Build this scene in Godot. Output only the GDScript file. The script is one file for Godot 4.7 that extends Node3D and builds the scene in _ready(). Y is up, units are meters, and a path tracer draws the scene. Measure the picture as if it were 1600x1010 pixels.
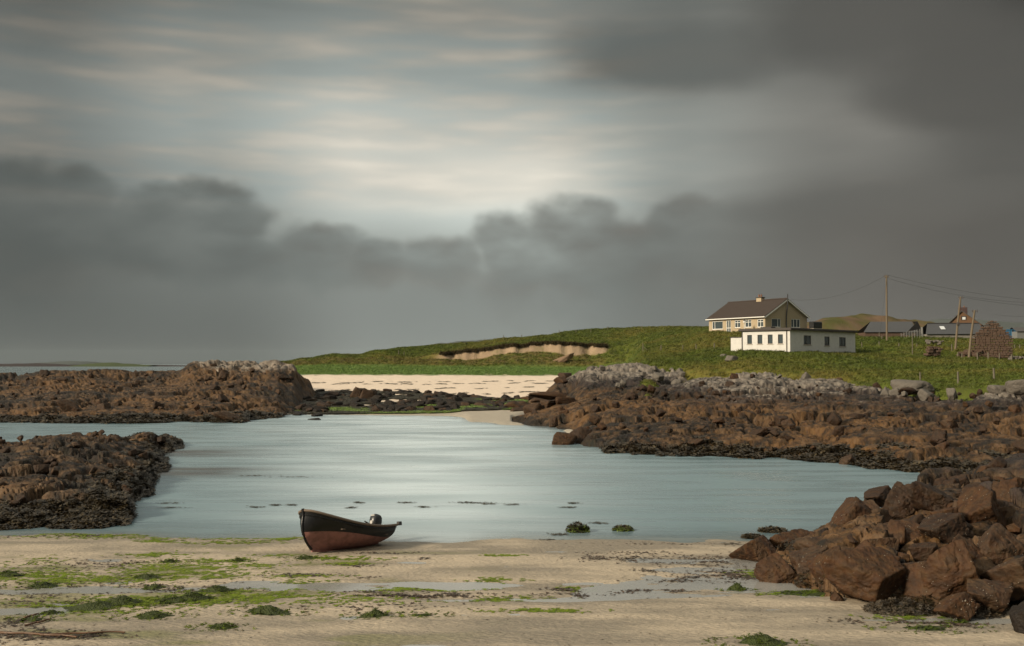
extends Node3D
# A cove on the Irish coast at low water: a boat on the sand, rock shores round a calm bay, a white house and a bungalow on the grass.

var env: Environment
var cam: Camera3D
var sun: DirectionalLight3D
var rng := RandomNumberGenerator.new()
var used := {}
var mats := {}
var jx := PackedFloat32Array()
var jz := PackedFloat32Array()
var jo := PackedFloat32Array()
var ja := PackedFloat32Array()
var jb := PackedFloat32Array()
var n_big := FastNoiseLite.new()
var n_mid := FastNoiseLite.new()
var n_fine := FastNoiseLite.new()
var n_streak := FastNoiseLite.new()

# Each entry: the tangent of a bearing from the cove's viewpoint, then (metres out, metres above the water) along it.
var land_table: Array = [
	[-1, PackedVector2Array([Vector2(100, -1.000), Vector2(150, 0.300), Vector2(200, 1.000), Vector2(240, 1.000)])],
	[-0.323529, PackedVector2Array([Vector2(100, -1.000), Vector2(150, 0.300), Vector2(200, 1.000), Vector2(240, 1.000)])],
	[-0.247059, PackedVector2Array([Vector2(105, -1.000), Vector2(150, 0.800), Vector2(200, 2.300), Vector2(240, 2.400)])],
	[-0.211765, PackedVector2Array([Vector2(103, -0.600), Vector2(106, 0.000), Vector2(150, 2.000), Vector2(175, 3.150), Vector2(200, 4.060), Vector2(217, 5.000), Vector2(240, 4.859)])],
	[-0.188235, PackedVector2Array([Vector2(100, -0.800), Vector2(105, 0.020), Vector2(175, 3.048), Vector2(200, 4.413), Vector2(216, 5.761), Vector2(240, 5.564)])],
	[-0.164706, PackedVector2Array([Vector2(100, -0.800), Vector2(105, 0.020), Vector2(175, 3.048), Vector2(200, 4.413), Vector2(218, 6.665), Vector2(240, 5.987)])],
	[-0.141176, PackedVector2Array([Vector2(100, -0.800), Vector2(104.5, 0.020), Vector2(175, 3.048), Vector2(200, 4.295), Vector2(212, 5.623), Vector2(222, 6.565), Vector2(240, 6.551)])],
	[-0.123529, PackedVector2Array([Vector2(100, -0.800), Vector2(104, 0.020), Vector2(175, 3.048), Vector2(200, 4.178), Vector2(212, 5.872), Vector2(222, 7.479), Vector2(245, 7.592)])],
	[-0.0941176, PackedVector2Array([Vector2(99, -0.800), Vector2(103.5, 0.020), Vector2(175, 3.048), Vector2(200, 4.119), Vector2(212, 5.498), Vector2(214.5, 5.882), Vector2(235, 8.315), Vector2(260, 8.209)])],
	[-0.0647059, PackedVector2Array([Vector2(98, -0.800), Vector2(102.5, 0.020), Vector2(175, 3.048), Vector2(200, 4.119), Vector2(212, 5.623), Vector2(213.2, 6.754), Vector2(238, 8.847), Vector2(265, 8.894)])],
	[-0.0352941, PackedVector2Array([Vector2(86, -0.800), Vector2(92, 0.020), Vector2(104, 0.320), Vector2(175, 2.996), Vector2(200, 4.060), Vector2(212, 5.498), Vector2(213.2, 7.443), Vector2(240, 9.374), Vector2(270, 9.603)])],
	[-0.00588235, PackedVector2Array([Vector2(82, -0.800), Vector2(88, 0.050), Vector2(104, 0.400), Vector2(175, 2.945), Vector2(200, 4.060), Vector2(212, 6.619), Vector2(213.2, 8.133), Vector2(240, 10.362), Vector2(270, 10.714)])],
	[0.00294118, PackedVector2Array([Vector2(82, -0.800), Vector2(87.5, 0.050), Vector2(104, 0.400), Vector2(175, 2.945), Vector2(200, 4.060), Vector2(212, 6.744), Vector2(213.2, 8.258), Vector2(240, 10.503), Vector2(270, 10.873)])],
	[0.0294118, PackedVector2Array([Vector2(78, -0.800), Vector2(84, 0.050), Vector2(104, 0.400), Vector2(175, 2.945), Vector2(200, 4.060), Vector2(212, 7.118), Vector2(213.2, 8.885), Vector2(240, 10.786), Vector2(270, 11.350)])],
	[0.0558824, PackedVector2Array([Vector2(68, -0.800), Vector2(75, 0.050), Vector2(104, 0.600), Vector2(175, 2.945), Vector2(200, 4.060), Vector2(211.5, 6.367), Vector2(213.2, 8.760), Vector2(240, 11.633), Vector2(270, 12.303)])],
	[0.0764706, PackedVector2Array([Vector2(58, -0.800), Vector2(66, 0.100), Vector2(104, 0.800), Vector2(175, 2.945), Vector2(200, 4.060), Vector2(212, 6.744), Vector2(213.2, 8.572), Vector2(240, 12.198), Vector2(270, 12.939)])],
	[0.101176, PackedVector2Array([Vector2(60, -0.800), Vector2(104, 1.200), Vector2(130, 3.626), Vector2(175, 3.458), Vector2(200, 4.413), Vector2(212, 7.991), Vector2(214, 8.648), Vector2(240, 12.481), Vector2(270, 13.257)])],
	[0.123529, PackedVector2Array([Vector2(70, -0.800), Vector2(100, 3.300), Vector2(118, 4.861), Vector2(150, 5.970), Vector2(200, 8.645), Vector2(240, 12.764), Vector2(270, 13.575)])],
	[0.147059, PackedVector2Array([Vector2(70, -0.800), Vector2(100, 3.000), Vector2(113, 4.535), Vector2(150, 6.675), Vector2(200, 9.821), Vector2(240, 12.834), Vector2(270, 13.575)])],
	[0.182353, PackedVector2Array([Vector2(70, -0.800), Vector2(95, 2.800), Vector2(106, 4.315), Vector2(128, 5.526), Vector2(165, 9.366), Vector2(178, 9.867), Vector2(200, 11.234), Vector2(240, 12.764), Vector2(270, 13.416)])],
	[0.223529, PackedVector2Array([Vector2(70, -0.800), Vector2(95, 2.800), Vector2(103, 4.335), Vector2(115, 5.270), Vector2(127, 6.119), Vector2(134, 6.339), Vector2(165, 9.609), Vector2(200, 10.881), Vector2(240, 12.198)])],
	[0.264706, PackedVector2Array([Vector2(68, -0.800), Vector2(90, 2.700), Vector2(100, 4.119), Vector2(112, 5.000), Vector2(126, 6.111), Vector2(134, 6.339), Vector2(165, 9.657), Vector2(200, 10.763), Vector2(240, 12.057)])],
	[0.317647, PackedVector2Array([Vector2(66, -0.800), Vector2(86, 2.400), Vector2(96, 3.760), Vector2(110, 4.612), Vector2(127, 5.821), Vector2(141, 6.326), Vector2(165, 8.589), Vector2(190, 10.139), Vector2(240, 11.633)])],
	[0.352941, PackedVector2Array([Vector2(62, -0.800), Vector2(80, 1.800), Vector2(88, 3.347), Vector2(100, 3.884), Vector2(127, 5.448), Vector2(165, 8.589), Vector2(180, 9.445), Vector2(240, 11.209)])],
	[0.388235, PackedVector2Array([Vector2(58, -1.000), Vector2(72, 1.000), Vector2(77, 1.600), Vector2(81, 2.908), Vector2(95, 3.661), Vector2(127, 5.448), Vector2(150, 7.292), Vector2(180, 9.339), Vector2(240, 11.068)])],
	[0.423529, PackedVector2Array([Vector2(56, -1.000), Vector2(68, 0.900), Vector2(73, 1.600), Vector2(77, 2.876), Vector2(90, 3.679), Vector2(127, 5.373), Vector2(150, 7.116), Vector2(180, 9.233), Vector2(240, 10.927)])],
	[0.470588, PackedVector2Array([Vector2(52, -1.000), Vector2(64, 0.800), Vector2(69, 1.700), Vector2(73, 3.286), Vector2(85, 3.802), Vector2(127, 5.149), Vector2(150, 6.940), Vector2(180, 8.916), Vector2(240, 10.644)])],
	[0.588235, PackedVector2Array([Vector2(50, -1.000), Vector2(64, 0.800), Vector2(69, 1.700), Vector2(73, 3.286), Vector2(85, 3.802), Vector2(127, 5.149), Vector2(150, 6.940), Vector2(180, 8.916), Vector2(240, 10.644)])],
	[0.882353, PackedVector2Array([Vector2(50, -1.000), Vector2(64, 0.800), Vector2(69, 1.700), Vector2(73, 3.286), Vector2(85, 3.802), Vector2(127, 5.149), Vector2(150, 6.940), Vector2(180, 8.916), Vector2(240, 10.644)])],
]
var right_shore_table: Array = [
	[-0.0176471, PackedVector2Array([Vector2(82, -1.000), Vector2(125, -1.000)])],
	[-0.00294118, PackedVector2Array([Vector2(88, -1.000), Vector2(91, 0.000), Vector2(93, 0.500), Vector2(97, 0.300), Vector2(104, -0.500), Vector2(125, -0.800)])],
	[0.0235294, PackedVector2Array([Vector2(80, -1.000), Vector2(85, -0.100), Vector2(88, 0.600), Vector2(95, 0.800), Vector2(104, 0.500), Vector2(112, 1.000), Vector2(118, 1.400), Vector2(125, 0.500)])],
	[0.0470588, PackedVector2Array([Vector2(78, -1.000), Vector2(82, 0.100), Vector2(86, 0.900), Vector2(100, 1.300), Vector2(110, 2.200), Vector2(118, 3.406), Vector2(124, 2.000)])],
	[0.0735294, PackedVector2Array([Vector2(58, -1.000), Vector2(62.5, -0.100), Vector2(65, 0.600), Vector2(80, 1.200), Vector2(100, 2.100), Vector2(110, 4.483), Vector2(118, 4.792), Vector2(126, 2.500)])],
	[0.0941176, PackedVector2Array([Vector2(56, -1.000), Vector2(60, 0.000), Vector2(63, 0.700), Vector2(80, 1.400), Vector2(100, 2.600), Vector2(112, 4.868), Vector2(118, 4.400), Vector2(126, 4.000)])],
	[0.117647, PackedVector2Array([Vector2(56, -1.000), Vector2(59, 0.000), Vector2(62, 0.800), Vector2(80, 1.600), Vector2(100, 3.000), Vector2(112, 4.868), Vector2(118, 4.600), Vector2(126, 4.000)])],
	[0.141176, PackedVector2Array([Vector2(55, -1.000), Vector2(58.5, 0.000), Vector2(62, 0.900), Vector2(80, 1.800), Vector2(98, 3.100), Vector2(110, 4.483), Vector2(116, 4.100), Vector2(122, 3.000)])],
	[0.176471, PackedVector2Array([Vector2(55, -1.000), Vector2(58, 0.000), Vector2(61, 0.800), Vector2(75, 1.700), Vector2(92, 3.000), Vector2(103, 4.214), Vector2(110, 3.500), Vector2(116, 2.000)])],
	[0.235294, PackedVector2Array([Vector2(54, -1.000), Vector2(57, 0.000), Vector2(60, 0.800), Vector2(75, 1.800), Vector2(90, 3.100), Vector2(100, 4.178), Vector2(106, 3.500), Vector2(112, 2.000)])],
	[0.294118, PackedVector2Array([Vector2(52, -1.000), Vector2(54.5, 0.000), Vector2(57, 0.800), Vector2(70, 1.700), Vector2(84, 2.600), Vector2(95, 3.773), Vector2(100, 2.900), Vector2(106, 1.600)])],
	[0.329412, PackedVector2Array([Vector2(49, -1.000), Vector2(52, 0.000), Vector2(55, 0.900), Vector2(68, 1.700), Vector2(80, 2.500), Vector2(88, 3.398), Vector2(93, 2.600), Vector2(99, 1.500)])],
	[0.376471, PackedVector2Array([Vector2(47, -1.000), Vector2(50, 0.000), Vector2(53, 0.900), Vector2(64, 1.800), Vector2(75, 2.500), Vector2(81, 3.051), Vector2(86, 2.300), Vector2(92, 1.200)])],
	[0.411765, PackedVector2Array([Vector2(46, -1.000), Vector2(49.5, 0.000), Vector2(52, 0.800), Vector2(62, 1.800), Vector2(72, 2.500), Vector2(78, 2.894), Vector2(84, 2.200), Vector2(90, 1.200)])],
	[0.447059, PackedVector2Array([Vector2(46, -1.000), Vector2(49, 0.000), Vector2(52, 0.900), Vector2(62, 1.900), Vector2(70, 2.800), Vector2(74, 3.523), Vector2(80, 2.500), Vector2(86, 1.400)])],
	[0.482353, PackedVector2Array([Vector2(46, -1.000), Vector2(49, 0.000), Vector2(52, 0.900), Vector2(62, 1.900), Vector2(70, 2.900), Vector2(74, 3.697), Vector2(80, 2.500), Vector2(86, 1.400)])],
	[0.705882, PackedVector2Array([Vector2(46, -1.000), Vector2(49, 0.000), Vector2(52, 0.900), Vector2(62, 1.900), Vector2(70, 2.900), Vector2(74, 3.697), Vector2(80, 2.500), Vector2(86, 1.400)])],
]
var far_spit_table: Array = [
	[-0.676471, PackedVector2Array([Vector2(84, -1.000), Vector2(90, 0.000), Vector2(94, 0.700), Vector2(110, 1.800), Vector2(130, 3.200), Vector2(145, 2.000), Vector2(160, -1.000)])],
	[-0.470588, PackedVector2Array([Vector2(86, -1.000), Vector2(92, 0.000), Vector2(95, 0.600), Vector2(110, 1.700), Vector2(128, 3.572), Vector2(140, 2.500), Vector2(158, -1.000)])],
	[-0.411765, PackedVector2Array([Vector2(85, -1.000), Vector2(90.5, 0.000), Vector2(94, 0.700), Vector2(108, 1.800), Vector2(130, 3.931), Vector2(142, 2.500), Vector2(160, -1.000)])],
	[-0.352941, PackedVector2Array([Vector2(85, -1.000), Vector2(89.5, 0.000), Vector2(93, 0.700), Vector2(105, 1.600), Vector2(120, 2.500), Vector2(132, 4.147), Vector2(145, 2.500), Vector2(160, -1.000)])],
	[-0.311765, PackedVector2Array([Vector2(85, -1.000), Vector2(90, 0.000), Vector2(94, 0.800), Vector2(108, 1.700), Vector2(120, 2.600), Vector2(132, 4.457), Vector2(145, 2.500), Vector2(160, -1.000)])],
	[-0.288235, PackedVector2Array([Vector2(86, -1.000), Vector2(91, 0.000), Vector2(95, 0.800), Vector2(108, 1.700), Vector2(120, 3.200), Vector2(130, 5.153), Vector2(142, 3.500), Vector2(160, 0.000)])],
	[-0.248235, PackedVector2Array([Vector2(87, -1.000), Vector2(90.5, -0.100), Vector2(93, 0.400), Vector2(105, 1.300), Vector2(118, 3.000), Vector2(130, 5.382), Vector2(142, 4.000), Vector2(160, 0.500)])],
	[-0.24, PackedVector2Array([Vector2(91, -1.000), Vector2(95, -0.100), Vector2(98, 0.600), Vector2(107, 1.400), Vector2(118, 3.100), Vector2(130, 5.382), Vector2(142, 4.000), Vector2(160, 0.500)])],
	[-0.217647, PackedVector2Array([Vector2(94, -1.000), Vector2(98, 0.000), Vector2(102, 0.900), Vector2(110, 1.600), Vector2(120, 3.400), Vector2(128, 5.338), Vector2(140, 4.400), Vector2(155, 1.000)])],
	[-0.202941, PackedVector2Array([Vector2(100, -1.000), Vector2(104, 0.000), Vector2(107, 0.600), Vector2(112, 1.000), Vector2(120, 2.800), Vector2(127, 4.776), Vector2(138, 3.400), Vector2(150, 1.000)])],
	[-0.188235, PackedVector2Array([Vector2(110, -1.000), Vector2(118, 0.200), Vector2(123, 1.000), Vector2(129, 3.182), Vector2(137, 2.200), Vector2(146, 0.600)])],
	[-0.176471, PackedVector2Array([Vector2(122, -0.600), Vector2(129, 0.600), Vector2(132, 0.900), Vector2(137, 0.500), Vector2(142, -1.000)])],
	[-0.158824, PackedVector2Array([Vector2(122, -1.000), Vector2(142, -1.000)])],
]
var left_rock_table: Array = [
	[-0.623529, PackedVector2Array([Vector2(30, -1.000), Vector2(33, 0.200), Vector2(36, 1.000), Vector2(45, 1.900), Vector2(55, 1.600), Vector2(62, -1.000)])],
	[-0.470588, PackedVector2Array([Vector2(31, -1.000), Vector2(33, 0.050), Vector2(36, 0.700), Vector2(42, 1.300), Vector2(52, 1.313), Vector2(58, 0.700), Vector2(64, -1.000)])],
	[-0.441176, PackedVector2Array([Vector2(31.3, -1.000), Vector2(33.3, 0.050), Vector2(36, 0.750), Vector2(43, 1.450), Vector2(52, 1.435), Vector2(58, 0.800), Vector2(66, -1.000)])],
	[-0.411765, PackedVector2Array([Vector2(31.3, -1.000), Vector2(33.3, 0.050), Vector2(36, 0.700), Vector2(44, 1.400), Vector2(54, 1.519), Vector2(60, 0.900), Vector2(68, -1.000)])],
	[-0.382353, PackedVector2Array([Vector2(31.3, -1.000), Vector2(33.3, 0.050), Vector2(36, 0.600), Vector2(44, 1.200), Vector2(56, 1.488), Vector2(62, 0.800), Vector2(70, -1.000)])],
	[-0.355882, PackedVector2Array([Vector2(31.3, -1.000), Vector2(33.6, 0.000), Vector2(36, 0.500), Vector2(44, 0.850), Vector2(55, 0.900), Vector2(60, 0.886), Vector2(64, 0.600), Vector2(72, -1.000)])],
	[-0.335294, PackedVector2Array([Vector2(37, -1.000), Vector2(40.5, 0.000), Vector2(43, 0.450), Vector2(50, 0.600), Vector2(60, 0.800), Vector2(64, 0.874), Vector2(68, 0.500), Vector2(73, -1.000)])],
	[-0.317647, PackedVector2Array([Vector2(45, -1.000), Vector2(49, 0.000), Vector2(51, 0.300), Vector2(56, 0.050), Vector2(60, 0.300), Vector2(65, 0.696), Vector2(69, 0.350), Vector2(73, -1.000)])],
	[-0.304118, PackedVector2Array([Vector2(59, -1.000), Vector2(63, -0.050), Vector2(66, 0.400), Vector2(69, 0.050), Vector2(72, -1.000)])],
	[-0.292941, PackedVector2Array([Vector2(59, -1.000), Vector2(72, -1.000)])],
]
var near_rock_table: Array = [
	[0.226471, PackedVector2Array([Vector2(23, -1.000), Vector2(30, -1.000)])],
	[0.244118, PackedVector2Array([Vector2(23.6, -0.500), Vector2(24.4, 0.200), Vector2(25.5, 0.500), Vector2(27.5, 0.300), Vector2(29, -0.500)])],
	[0.264706, PackedVector2Array([Vector2(22.8, -0.500), Vector2(23.5, 0.300), Vector2(24.5, 0.700), Vector2(26.5, 0.700), Vector2(28.5, 0.373), Vector2(30, -0.500)])],
	[0.294118, PackedVector2Array([Vector2(21.2, -0.500), Vector2(21.9, 0.200), Vector2(22.6, 0.800), Vector2(25, 1.000), Vector2(28.5, 0.754), Vector2(30.5, 0.300), Vector2(32, -0.600)])],
	[0.323529, PackedVector2Array([Vector2(21, -0.500), Vector2(21.7, 0.200), Vector2(22.4, 0.800), Vector2(25, 1.200), Vector2(29.5, 1.034), Vector2(32, 0.400), Vector2(33.5, -0.600)])],
	[0.352941, PackedVector2Array([Vector2(20.8, -0.500), Vector2(21.5, 0.200), Vector2(22.5, 0.800), Vector2(25, 1.300), Vector2(31, 1.229), Vector2(34, 0.500), Vector2(36, -0.600)])],
	[0.382353, PackedVector2Array([Vector2(20.4, -0.500), Vector2(21.2, 0.200), Vector2(22.5, 0.800), Vector2(26, 1.500), Vector2(33, 1.466), Vector2(37, 0.700), Vector2(40, -0.600)])],
	[0.411765, PackedVector2Array([Vector2(20.1, -0.500), Vector2(20.8, 0.200), Vector2(22, 0.700), Vector2(26, 1.500), Vector2(34, 1.518), Vector2(38, 1.000), Vector2(43, 0.000), Vector2(46, -0.600)])],
	[0.441176, PackedVector2Array([Vector2(19.9, -0.500), Vector2(20.4, 0.200), Vector2(22, 0.800), Vector2(26, 1.600), Vector2(34, 1.716), Vector2(40, 1.100), Vector2(46, 0.200)])],
	[0.470588, PackedVector2Array([Vector2(19.5, -0.500), Vector2(20, 0.200), Vector2(22, 0.900), Vector2(26, 1.600), Vector2(34, 1.914), Vector2(40, 1.300), Vector2(46, 0.700)])],
	[0.529412, PackedVector2Array([Vector2(18.5, -0.500), Vector2(19.3, 0.200), Vector2(21, 0.900), Vector2(26, 1.700), Vector2(34, 2.113), Vector2(40, 1.400), Vector2(46, 0.900)])],
	[0.764706, PackedVector2Array([Vector2(18.5, -0.500), Vector2(19.3, 0.200), Vector2(21, 0.900), Vector2(26, 1.700), Vector2(34, 2.113), Vector2(40, 1.400), Vector2(46, 0.900)])],
]


# ------------------------------------------------------------------ helpers
func lin(r: float, g: float, b: float) -> Color:
	return Color(r, g, b).linear_to_srgb()

func smooth(a: float, b: float, x: float) -> float:
	var t := clampf((x - a) / (b - a), 0.0, 1.0)
	return t * t * (3.0 - 2.0 * t)

func numbered(called: String) -> String:
	var n: int = used.get(called, 0)
	used[called] = n + 1
	return called if n == 0 else "%s_%03d" % [called, n]

func tag(o: Node, label: String, category := "", group := "", kind := "") -> Node:
	if label: o.set_meta("label", label)
	if category: o.set_meta("category", category)
	if group: o.set_meta("group", group)
	if kind: o.set_meta("kind", kind)
	return o

func thing(called: String, at: Vector3, label: String, category: String, group := "", turn := 0.0) -> Node3D:
	var o := Node3D.new()
	o.name = numbered(called)
	add_child(o)
	o.position = at
	o.rotation.y = turn
	tag(o, label, category, group)
	return o

func put(called: String, mesh: Mesh, mat: Material, parent: Node = null, at := Vector3.ZERO) -> MeshInstance3D:
	var o := MeshInstance3D.new()
	o.mesh = mesh
	if mat: o.material_override = mat
	o.position = at
	if parent == null:
		o.name = numbered(called)
		add_child(o)
	else:
		var n := 0
		var c := called
		while parent.has_node(NodePath(c)):
			n += 1
			c = "%s_%03d" % [called, n]
		o.name = c
		parent.add_child(o, true)
	return o

func begin() -> SurfaceTool:
	var st := SurfaceTool.new()
	st.begin(Mesh.PRIMITIVE_TRIANGLES)
	return st

func quad(st: SurfaceTool, a: Vector3, b: Vector3, c: Vector3, d: Vector3) -> void:  # a b c d clockwise as seen from the front
	for p in [a, b, c, a, c, d]:
		st.set_smooth_group(-1)
		st.add_vertex(p)

func tri(st: SurfaceTool, a: Vector3, b: Vector3, c: Vector3) -> void:
	for p in [a, b, c]:
		st.set_smooth_group(-1)
		st.add_vertex(p)

func box(st: SurfaceTool, lo: Vector3, hi: Vector3, bevel := 0.0) -> void:
	var m := (lo + hi) / 2.0
	var h := (hi - lo) / 2.0
	for ax in 3:
		for s in [-1.0, 1.0]:
			var u := Vector3.ZERO
			var v := Vector3.ZERO
			var w := Vector3.ZERO
			w[ax] = h[ax] * s
			u[(ax + 1) % 3] = h[(ax + 1) % 3] - bevel
			v[(ax + 2) % 3] = (h[(ax + 2) % 3] - bevel) * s
			quad(st, m + w - u - v, m + w - u + v, m + w + u + v, m + w + u - v)
	if bevel > 0.0:
		for ax in 3:
			var b := (ax + 1) % 3
			var c := (ax + 2) % 3
			for s in [-1.0, 1.0]:
				for t in [-1.0, 1.0]:
					var e := Vector3.ZERO
					e[ax] = h[ax] - bevel
					var p := Vector3.ZERO
					p[b] = h[b] * s
					p[c] = (h[c] - bevel) * t
					var q := Vector3.ZERO
					q[b] = (h[b] - bevel) * s
					q[c] = h[c] * t
					if s * t > 0: quad(st, m + p - e, m + q - e, m + q + e, m + p + e)
					else: quad(st, m + p - e, m + p + e, m + q + e, m + q - e)

func done(st: SurfaceTool) -> ArrayMesh:
	st.generate_normals()
	return st.commit()

func boxmesh(lo: Vector3, hi: Vector3, bevel := 0.0) -> ArrayMesh:
	var st := begin()
	box(st, lo, hi, bevel)
	return done(st)

func tube(st: SurfaceTool, pts: Array, radii: Array, sides := 6, caps := true) -> void:
	var rings := []
	for i in pts.size():
		var dir: Vector3 = (pts[mini(i + 1, pts.size() - 1)] - pts[maxi(i - 1, 0)]).normalized()
		var side := dir.cross(Vector3.UP if absf(dir.y) < 0.9 else Vector3.RIGHT).normalized()
		var up := side.cross(dir)
		var ring := []
		for k in sides:
			var a := TAU * k / sides
			ring.append(pts[i] + (side * cos(a) + up * sin(a)) * float(radii[i]))
		rings.append(ring)
	for i in pts.size() - 1:
		for k in sides:
			var l := (k + 1) % sides
			for p in [rings[i][k], rings[i + 1][k], rings[i + 1][l], rings[i][k], rings[i + 1][l], rings[i][l]]:
				st.set_smooth_group(0)
				st.add_vertex(p)
	if caps:
		for e in [0, pts.size() - 1]:
			for k in sides:
				var l := (k + 1) % sides
				if e == 0: tri(st, pts[e], rings[e][k], rings[e][l])
				else: tri(st, pts[e], rings[e][l], rings[e][k])

func noise(seed_: int, freq: float, octaves := 4, kind := FastNoiseLite.TYPE_SIMPLEX_SMOOTH) -> FastNoiseLite:
	var n := FastNoiseLite.new()
	n.seed = seed_
	n.noise_type = kind
	n.frequency = freq
	n.fractal_type = FastNoiseLite.FRACTAL_FBM
	n.fractal_octaves = octaves
	return n

func noise_texture(seed_: int, freq: float, octaves: int, ramp: Array, size := 512, kind := FastNoiseLite.TYPE_SIMPLEX_SMOOTH) -> NoiseTexture2D:
	var t := NoiseTexture2D.new()
	t.width = size
	t.height = size
	t.seamless = true
	t.seamless_blend_skirt = 0.2
	t.generate_mipmaps = false
	t.noise = noise(seed_, freq, octaves, kind)
	if ramp:
		var g := Gradient.new()
		var off := PackedFloat32Array()
		var col := PackedColorArray()
		for r in ramp:
			off.append(r[0])
			col.append(r[1])
		g.offsets = off
		g.colors = col
		t.color_ramp = g
	return t

func grey(v: float) -> Color:
	return Color(v, v, v).linear_to_srgb()

func material(called: String, albedo: Color, rough := 0.8, spec := 0.5) -> StandardMaterial3D:
	var m := StandardMaterial3D.new()
	m.resource_name = called
	m.albedo_color = albedo
	m.roughness = rough
	m.metallic_specular = spec
	m.cull_mode = BaseMaterial3D.CULL_DISABLED
	mats[called] = m
	return m

func textured(m: StandardMaterial3D, tex: Texture2D, per_metre: float, bump: Texture2D = null, cm := 1.0) -> StandardMaterial3D:
	m.uv1_triplanar = true
	m.uv1_world_triplanar = true
	m.uv1_scale = Vector3.ONE * per_metre
	if tex: m.albedo_texture = tex
	if bump:
		m.heightmap_enabled = true
		m.heightmap_texture = bump
		m.heightmap_scale = cm
	return m

# ------------------------------------------------------------------ terrain
func along(k: PackedVector2Array, d: float) -> float:
	var n := k.size()
	if d <= k[0].x: return k[0].y
	for i in range(1, n):
		if d <= k[i].x:
			return lerpf(k[i - 1].y, k[i].y, (d - k[i - 1].x) / (k[i].x - k[i - 1].x))
	return k[n - 1].y

func table(tbl: Array, t: float, d: float) -> float:
	if t <= tbl[0][0]: return along(tbl[0][1], d)
	for i in range(1, tbl.size()):
		if t <= tbl[i][0]:
			var f: float = (t - tbl[i - 1][0]) / (tbl[i][0] - tbl[i - 1][0])
			f = f * f * (3.0 - 2.0 * f)
			return lerpf(along(tbl[i - 1][1], d), along(tbl[i][1], d), f)
	return along(tbl[-1][1], d)

func cell(u: float, v: float) -> float:  # broken rock: every cell a tilted plate of its own height, cracks between them
	var iu := floori(u - 0.5)
	var iv := floori(v - 0.5)
	var f1 := 9.0
	var f2 := 9.0
	var h := 0.0
	for a in 2:
		var cu := iu + a
		for b in 2:
			var cv := iv + b
			var k := (cu * 157 + cv * 311 + cu * cv * 7) & 1023
			var dx := u - cu - 0.5 - jx[k]
			var dz := v - cv - 0.5 - jz[k]
			var d := dx * dx + dz * dz
			if d < f1:
				f2 = f1
				f1 = d
				h = jo[k] * rock_step + ja[k] * dx + jb[k] * dz - rock_round * d
			elif d < f2:
				f2 = d
	var gap := sqrt(f2) - sqrt(f1)
	if gap < 0.12: h -= 0.8 * (1.0 - gap / 0.12)
	return h

var rock_turn := 0.5
var rock_stretch := 1.7
var rock_amp := 1.0
var rock_small := 1.0
var rock_size := 1.0
var rock_round := 0.0
var rock_step := 1.0

func broken(x: float, z: float) -> float:
	var c := cos(rock_turn)
	var s := sin(rock_turn)
	var wx := n_mid.get_noise_2d(x, z)
	var wz := n_mid.get_noise_2d(x + 91.0, z - 37.0)
	var a := x + wx * 1.6
	var b := z + wz * 1.6
	var u := (a * c + b * s) / rock_stretch
	var v := -a * s + b * c
	var rough := 0.55 + 0.75 * n_big.get_noise_2d(x * 1.7 + 40.0, z * 1.7)
	var big := rock_size
	var h := cell(u / (3.4 * big), v / (3.4 * big)) * 0.72
	h += cell(u / (1.35 * big) + 17.3, v / (1.35 * big) + 5.1) * 0.36 * (0.5 + rough)
	h += cell(u / 0.5 + 3.7, v / 0.5 + 11.9) * 0.11 * rock_small * (0.4 + rough)
	h += n_fine.get_noise_2d(x, z) * 0.04
	return h * rock_amp

func sand_base(x: float, d: float) -> float:  # the near beach without its ripples; d metres out from the viewpoint
	var edge := 30.6 + 0.9 * n_big.get_noise_2d(x * 0.9, 3.0) + 0.55 * n_mid.get_noise_2d(x * 0.7, 9.0) - 0.10 * minf(x + 4.0, 0.0) * 1.2
	var h := (edge - d) * 0.028
	if h < 0.0: h *= 2.2
	if d < 18.0: h = lerpf(h, 0.36, smooth(18.0, 12.0, d))
	return maxf(h, -0.9)

func channel(x: float, d: float) -> float:  # how deep the outflow channels are cut there
	var cut := 0.0
	var wob := 0.35 * n_mid.get_noise_2d(x * 0.8, d * 0.8)
	# each: a line d = f(x), its width across and the span along x
	var c1 := 23.35 + 0.055 * (x + 6.0) + wob * 1.4
	cut = maxf(cut, exp(-pow((d - c1) / 0.42, 2.0)) * smooth(-14.0, -11.0, x) * smooth(2.6, 1.0, x))
	var c2 := 22.15 + 0.02 * x + 0.045 * maxf(x, 0.0) * maxf(x, 0.0) + wob * 1.2
	cut = maxf(cut, 0.95 * exp(-pow((d - c2) / 0.30, 2.0)) * smooth(-3.0, -1.0, x) * smooth(6.2, 5.0, x))
	var c3 := 23.0 + 0.15 * x + wob * 1.8
	cut = maxf(cut, exp(-pow((d - c3) / (0.45 + 0.22 * maxf(x - 2.0, 0.0)), 2.0)) * smooth(0.5, 2.2, x) * smooth(7.0, 6.0, x))
	var c4 := 20.9 + 0.16 * (x + 9.8) * (x + 9.8) + wob
	cut = maxf(cut, 0.9 * exp(-pow((d - c4) / 0.9, 2.0)) * smooth(-7.6, -9.0, x))
	var c5 := 26.6 + 0.12 * (x - 3.0) + wob * 1.6
	cut = maxf(cut, 0.85 * exp(-pow((d - c5) / 1.1, 2.0)) * smooth(1.8, 4.0, x) * smooth(7.2, 6.2, x))
	var c6 := 20.0 + wob
	cut = maxf(cut, 0.6 * exp(-pow((d - c6) / 0.22, 2.0)) * smooth(5.8, 7.0, x) * smooth(9.8, 8.8, x))
	return cut

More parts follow.
